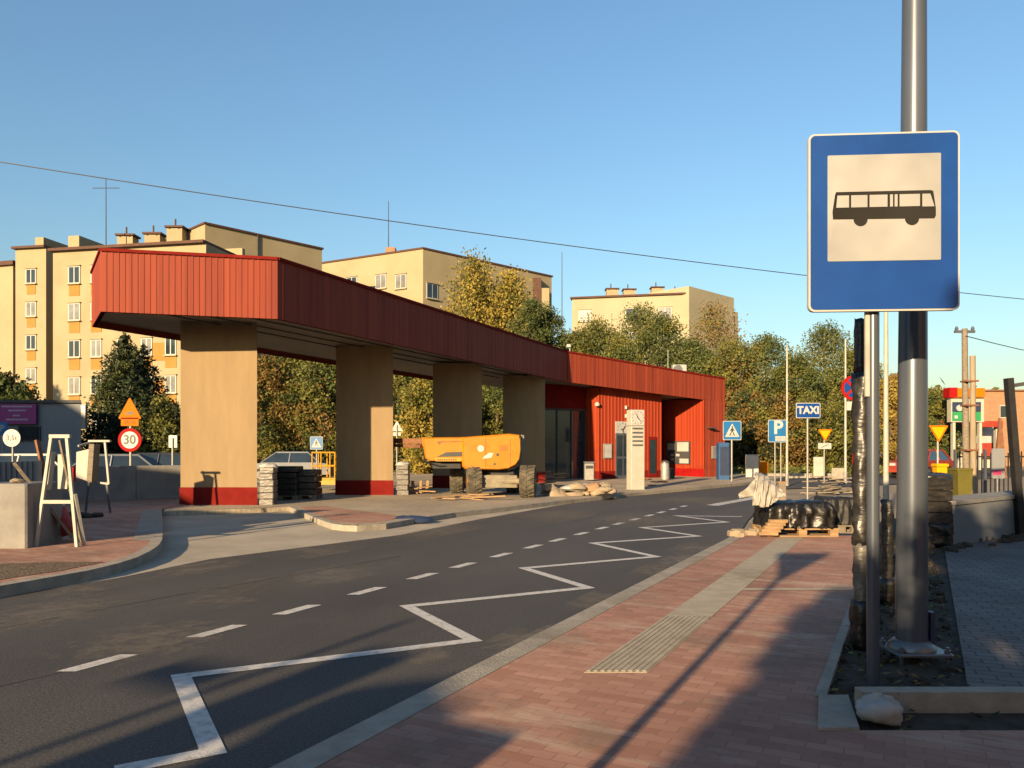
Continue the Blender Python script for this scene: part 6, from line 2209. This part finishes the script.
# fuel station
fs_d = 58.0
t = thing('fuel_station', 'red and white fuel station beyond the railing at the right', 'fuel station', (PX(965, fs_d), fs_d, 0))
b2p = lambda x0, x1, y0, y1, d_, dp=.4: MB().b2(PX(x0, d_), PX(x1, d_), d_, d_ + dp, PZ(y1, d_), PZ(y0, d_))
b2p(943, 1000, 427, 470, 60, 6).build('building', 'white_board', t, True)
b2p(938, 1003, 421, 427, 57.5, 5).build('red_canopy', 'red_far', t, True)
b2p(952, 999, 431, 443, 59.7, .2).build('white_sign_band', 'sign_white', t, True)
b2p(966, 1002, 443, 458, 59.6, .3).build('red_band', 'red_far', t, True)
for x in (946, 958, 996):
    b2p(x, x + 1.6, 427, 478, 58, .3).build('canopy_post', 'white_board', t, True)
b2p(944, 946.5, 440, 470, 59.5, .4).build('pump', 'red_far', t, True)
t = thing('price_totem', 'tall fuel price totem with orange head and dark and green panels', 'totem sign', (PX(967, 54), 54, 0))
b2p(951, 984, 399, 422, 54, .5).build('frame', 'white_board', t, True)
b2p(953, 955.5, 422, 478, 54.1, .3).build('leg', 'white_board', t, True)
b2p(979.5, 982, 422, 478, 54.1, .3).build('leg', 'white_board', t, True)
q = b2p(950, 985, 388, 397, 53.9, .6).build('orange_head', 'sign_orange', t, True)
b2p(949.5, 957.5, 387.5, 397.5, 53.8, .8).build('red_end', 'sign_red', t, True)
b2p(953, 964, 402, 411.5, 53.9, .1).build('dark_panel', 'navy', t, True)
b2p(972.5, 981, 402, 411.5, 53.9, .1).build('dark_panel', 'navy', t, True)
b2p(953, 964, 412, 420.5, 53.9, .1).build('green_panel', 'green', t, True)
b2p(972.5, 981, 412, 420.5, 53.9, .1).build('green_panel', 'green', t, True)
mm = MB()
mm.prism(circ(.22, 16, PX(960, 53.8), PZ(408, 53.8)), 53.82, 53.9)
mm.b2(PX(955, 53.8), PX(958, 53.8), 53.83, 53.9, PZ(418.5, 53.8), PZ(415.5, 53.8))
mm.build('white_mark', 'sign_white', t, True)
t = thing('brick_building', 'plain tan brick building behind the fuel station', 'building', (PX(1000, 66), 66, 0))
b2p(984, 1130, 391, 470, 66, 10).build('wall', 'brick_far', t, True)
b2p(983, 1131, 389.5, 391, 65.8, 10.4).build('roof', 'rust', t, True)
for px_ in (1000, 1030, 1060):
    w = b2p(px_, px_ + 9, 405, 418, 65.95, .1).build('window', 'white_frame', t, True)
    b2p(px_ + .8, px_ + 8.2, 406, 417, 65.9, .1).build('pane', 'glass_dark', w, True)
t = thing('red_spire_sign', 'dark red pointed post beside the leaning gate', 'sign', (PX(1000, 40), 40, 0))
MB().hexa([(-.32, -.1, .0), (.32, -.1, .0), (.32, .1, .0), (-.32, .1, .0)], [(-.05, -.05, PZ(418, 40)), (.05, -.05, PZ(418, 40)), (.05, .05, PZ(418, 40)), (-.05, .05, PZ(418, 40))]).build('post', 'rust', t)
car('parked_car', 'red car in the far forecourt right of the yellow give way sign', PX(922, 40), 40, 0, R(40), 'red_far')['group'] = 'cars on the forecourt'

# stone and litter in the planter trough
st_ = MB().lump((0, 0, 0), (.135, .095, .08), 6, 20, 12, .34)
so_ = st_.build('stone', 'stone', smooth='full')
so_.location = (PX(880, 4.05), 4.06, PAVE + .04)
so_.rotation_euler = (0, R(8), R(-6))
tag(so_, 'pale rounded stone lying in the trough below the bus stop sign', 'stone')
rg = np.random.default_rng(3)
n = 1500
y = rg.uniform(3.92, 11, n)
x = kx(0) + TAN * y + OFF1 + .05 + rg.uniform(0, .85, n)
m_ = y < 4.22
x[m_] = rg.uniform(1.8, 4.5, m_.sum())
q = np.stack([x, y, np.full(n, PAVE - .015) + rg.uniform(0, .02, n)], 1)
lf = leaf_cloud('leaf_litter', q, .05, ['leaf_rust', 'leaf_dark', 'soil_dark', 'leaf_olive'], None, rg.choice(4, size=n, p=[.15, .35, .4, .1]), 2, 0, 2.5)
tag(lf, 'dead leaves and crumbs of soil in the planting strip', 'leaf litter', kind='stuff')
mb = MB()
rs = random.Random(44)
for k in range(130):
    y_ = rs.uniform(4.4, 12)
    x_ = kx(y_, OFF1 + .08 + rs.uniform(0, .8))
    s_ = rs.uniform(.012, .05)
    mb.lump((x_, y_, PAVE - .025), (s_ * 1.3, s_, s_ * .8), k, 8, 5, .4)
tag(mb.build('soil_clods', 'soil_dark', smooth=True), 'clods of dark soil in the planting strip', 'soil', kind='stuff')

# ------------------------------------------------------------------ unseen things around the viewpoint, mostly added to cast shade into view
def back(w, dist):
    """ground point at shadow lane w (x at depth 0) and depth dist"""
    return Vector((w + math.tan(R(SUN_AZ)) * dist, dist, 0))


for i, (w_, y_, h_, wd, lab) in enumerate([  # unseen shrubs added to cast the shade over the right pavement
        (-0.50, -6.0, 4.1, 1.3, 'leafy shrub at the left end of the unseen shade hedge added behind the viewpoint'),
        (0.85, -6.2, 5.9, 1.5, 'second leafy shrub of the unseen shade hedge added behind the viewpoint'),
        (2.1, -6.4, 6.4, 2.2, 'third leafy shrub of the unseen shade hedge added behind the viewpoint'),
        (3.8, -6.2, 6.8, 2.6, 'tall leafy shrub in the middle of the unseen shade hedge added behind the viewpoint'),
        (5.8, -6.0, 7.0, 2.8, 'fifth leafy shrub of the unseen shade hedge added behind the viewpoint'),
        (8.0, -6.0, 7.2, 3.0, 'leafy shrub at the right end of the unseen shade hedge added behind the viewpoint')]):
    q = back(w_, y_)
    broad_tree('shade_shrub', lab, 'shrub', q.x, q.y, h_, wd, ['leaf_green', 'leaf_olive'], 5200, .22, .03, 'unseen shade hedge added behind the viewpoint', 200 + i, z0=PAVE, nclump=60, open_=.7)
q = Vector((-1.15, .4, 0))
t = thing('give_way_sign', 'give way sign on a pole behind the viewpoint casting its shadow on the red pavement', 'road sign', (q.x, q.y, PAVE))
pole(t, 2.9, .032)
yield_sign(t, .75, 2.6, 'sign_red', 'sign_white')
q = back(-3.92, -5)
t = thing('shadow_pylon', 'slim unseen pylon added on the road side behind the viewpoint to cast a shadow', 'pylon', (q.x, q.y, 0), R(-SUN_AZ))  # added out of view to throw one dark band on the road
MB().rbox((0, 0, 1.55), (.50, .2, 3.2), .03).build('body', 'steel_blue', t)
MB().rbox((0, 0, .05), (.6, .4, .1), .02).build('base', 'conc_kerb', t)
q = back(-2.95, -5)
t = thing('shadow_column', 'round unseen column added behind the viewpoint to cast a road shadow', 'column', (q.x, q.y, 0))  # added drum, sized for the second dark band on the road
MB().lathe([(.54, 0), (.54, .2), (.48, .22), (.48, 2.6), (.56, 2.65), (.56, 2.78), (.1, 2.95)], (0, 0, 0), 28).build('drum', 'conc_wall', t, smooth=True)
MB().lathe([(.483, .5), (.486, .6), (.486, 2.2), (.483, 2.3)], (0, 0, 0), 28).build('poster', 'white_board', t, smooth=True)
q = back(-4.45, -5)
t = thing('street_name_post', 'street name post with a side plate behind the viewpoint', 'road sign', (q.x, q.y, 0), R(-SUN_AZ))
pole(t, 3.45, .035)
MB().b2(-.72, -.15, -.02, .01, 2.85, 3.0).build('plate', 'sign_blue', t)
bar(MB(), (0, .03, 2.92), (-.2, .0, 2.92), .03, .03).build('bracket', 'steel', t)
t = thing('shade_hoarding', 'solid grey hoarding added unseen left of the picture to shade the far pavement', 'fence', (-12.3, 9, 0))  # unseen panels added to shade the left pavement and stand legs
for k in range(4):
    MB().b2(-3.6 + k * 1.8, -3.6 + k * 1.8 + 1.78, -.03, .03, .1, 2.7).build('panel', 'galv', t)
    MB().b2(-3.66 + k * 1.8, -3.6 + k * 1.8, .03, .12, 0, 2.8).build('post', 'steel', t)
t = thing('brick_building', 'brick building added unseen left of the picture to shade the grey building', 'building', (-30, 2, 0))  # unseen block, heights set to shade the low wall and grey building
MB().b2(-52, -17.5, -6, 6, -.1, 5.2).build('wall', 'brick_far', t, True)
MB().b2(-52, -34, -6, 6, 5.2, 11.5).build('upper_wall', 'brick_far', t, True)
MB().b2(-52.3, -33.7, -6.3, 6.3, 11.5, 11.8).build('roof', 'roof_dark', t, True)
MB().b2(-34, -17.3, -6.2, 6.2, 5.2, 5.4).build('roof', 'roof_dark', t, True)
for k in range(5):
    w = MB().b2(-51 + k * 3.4, -49.4 + k * 3.4, -6.06, -5.98, 7, 8.6).build('window', 'white_frame', t, True)
    MB().b2(-50.9 + k * 3.4, -49.5 + k * 3.4, -6.08, -6.0, 7.1, 8.5).build('pane', 'glass_dark', w, True)
broad_tree('tree', 'tall leafy tree left of the picture shading the first apartment block', 'tree', -46, 36, 13, 6.5, ['leaf_green', 'leaf_olive'], 5000, .4, .2, None, 300)

q = back(-2.15, -1)
t = thing('shadow_cabinet', 'grey cabinet and lower box added unseen behind the viewpoint to cast a shadow', 'cabinet', (q.x, q.y, PAVE), R(-SUN_AZ))  # added boxes, shaped for the stepped shadow on the near pavement
MB().rbox((0, 0, .70), (.42, .35, 1.4), .02).build('body', 'galv', t)
MB().rbox((.36, 0, .62), (.28, .3, 1.24), .02).build('side_box', 'steel', t)
MB().b2(-.18, .18, -.19, -.176, .1, 1.3).build('door', 'steel', t)
t = thing('sky_blocker', 'tall plain building added unseen right of the viewpoint to block sky light', 'building', (16, -6, 0))  # added block that cuts sky light on the shaded foreground
MB().b2(11.5, 24, -22, 1.5, -.1, 10).build('wall', 'brick_far', t, True)
MB().b2(11.2, 24.3, -22.3, 1.8, 10, 10.3).build('roof', 'roof_dark', t, True)
for k in range(6):
    w = MB().b2(11.44, 11.52, -20 + k * 3.6, -18.6 + k * 3.6, 4.4, 6.0).build('window', 'white_frame', t, True)
    MB().b2(11.42, 11.5, -19.9 + k * 3.6, -18.7 + k * 3.6, 4.5, 5.9).build('pane', 'glass_dark', w, True)
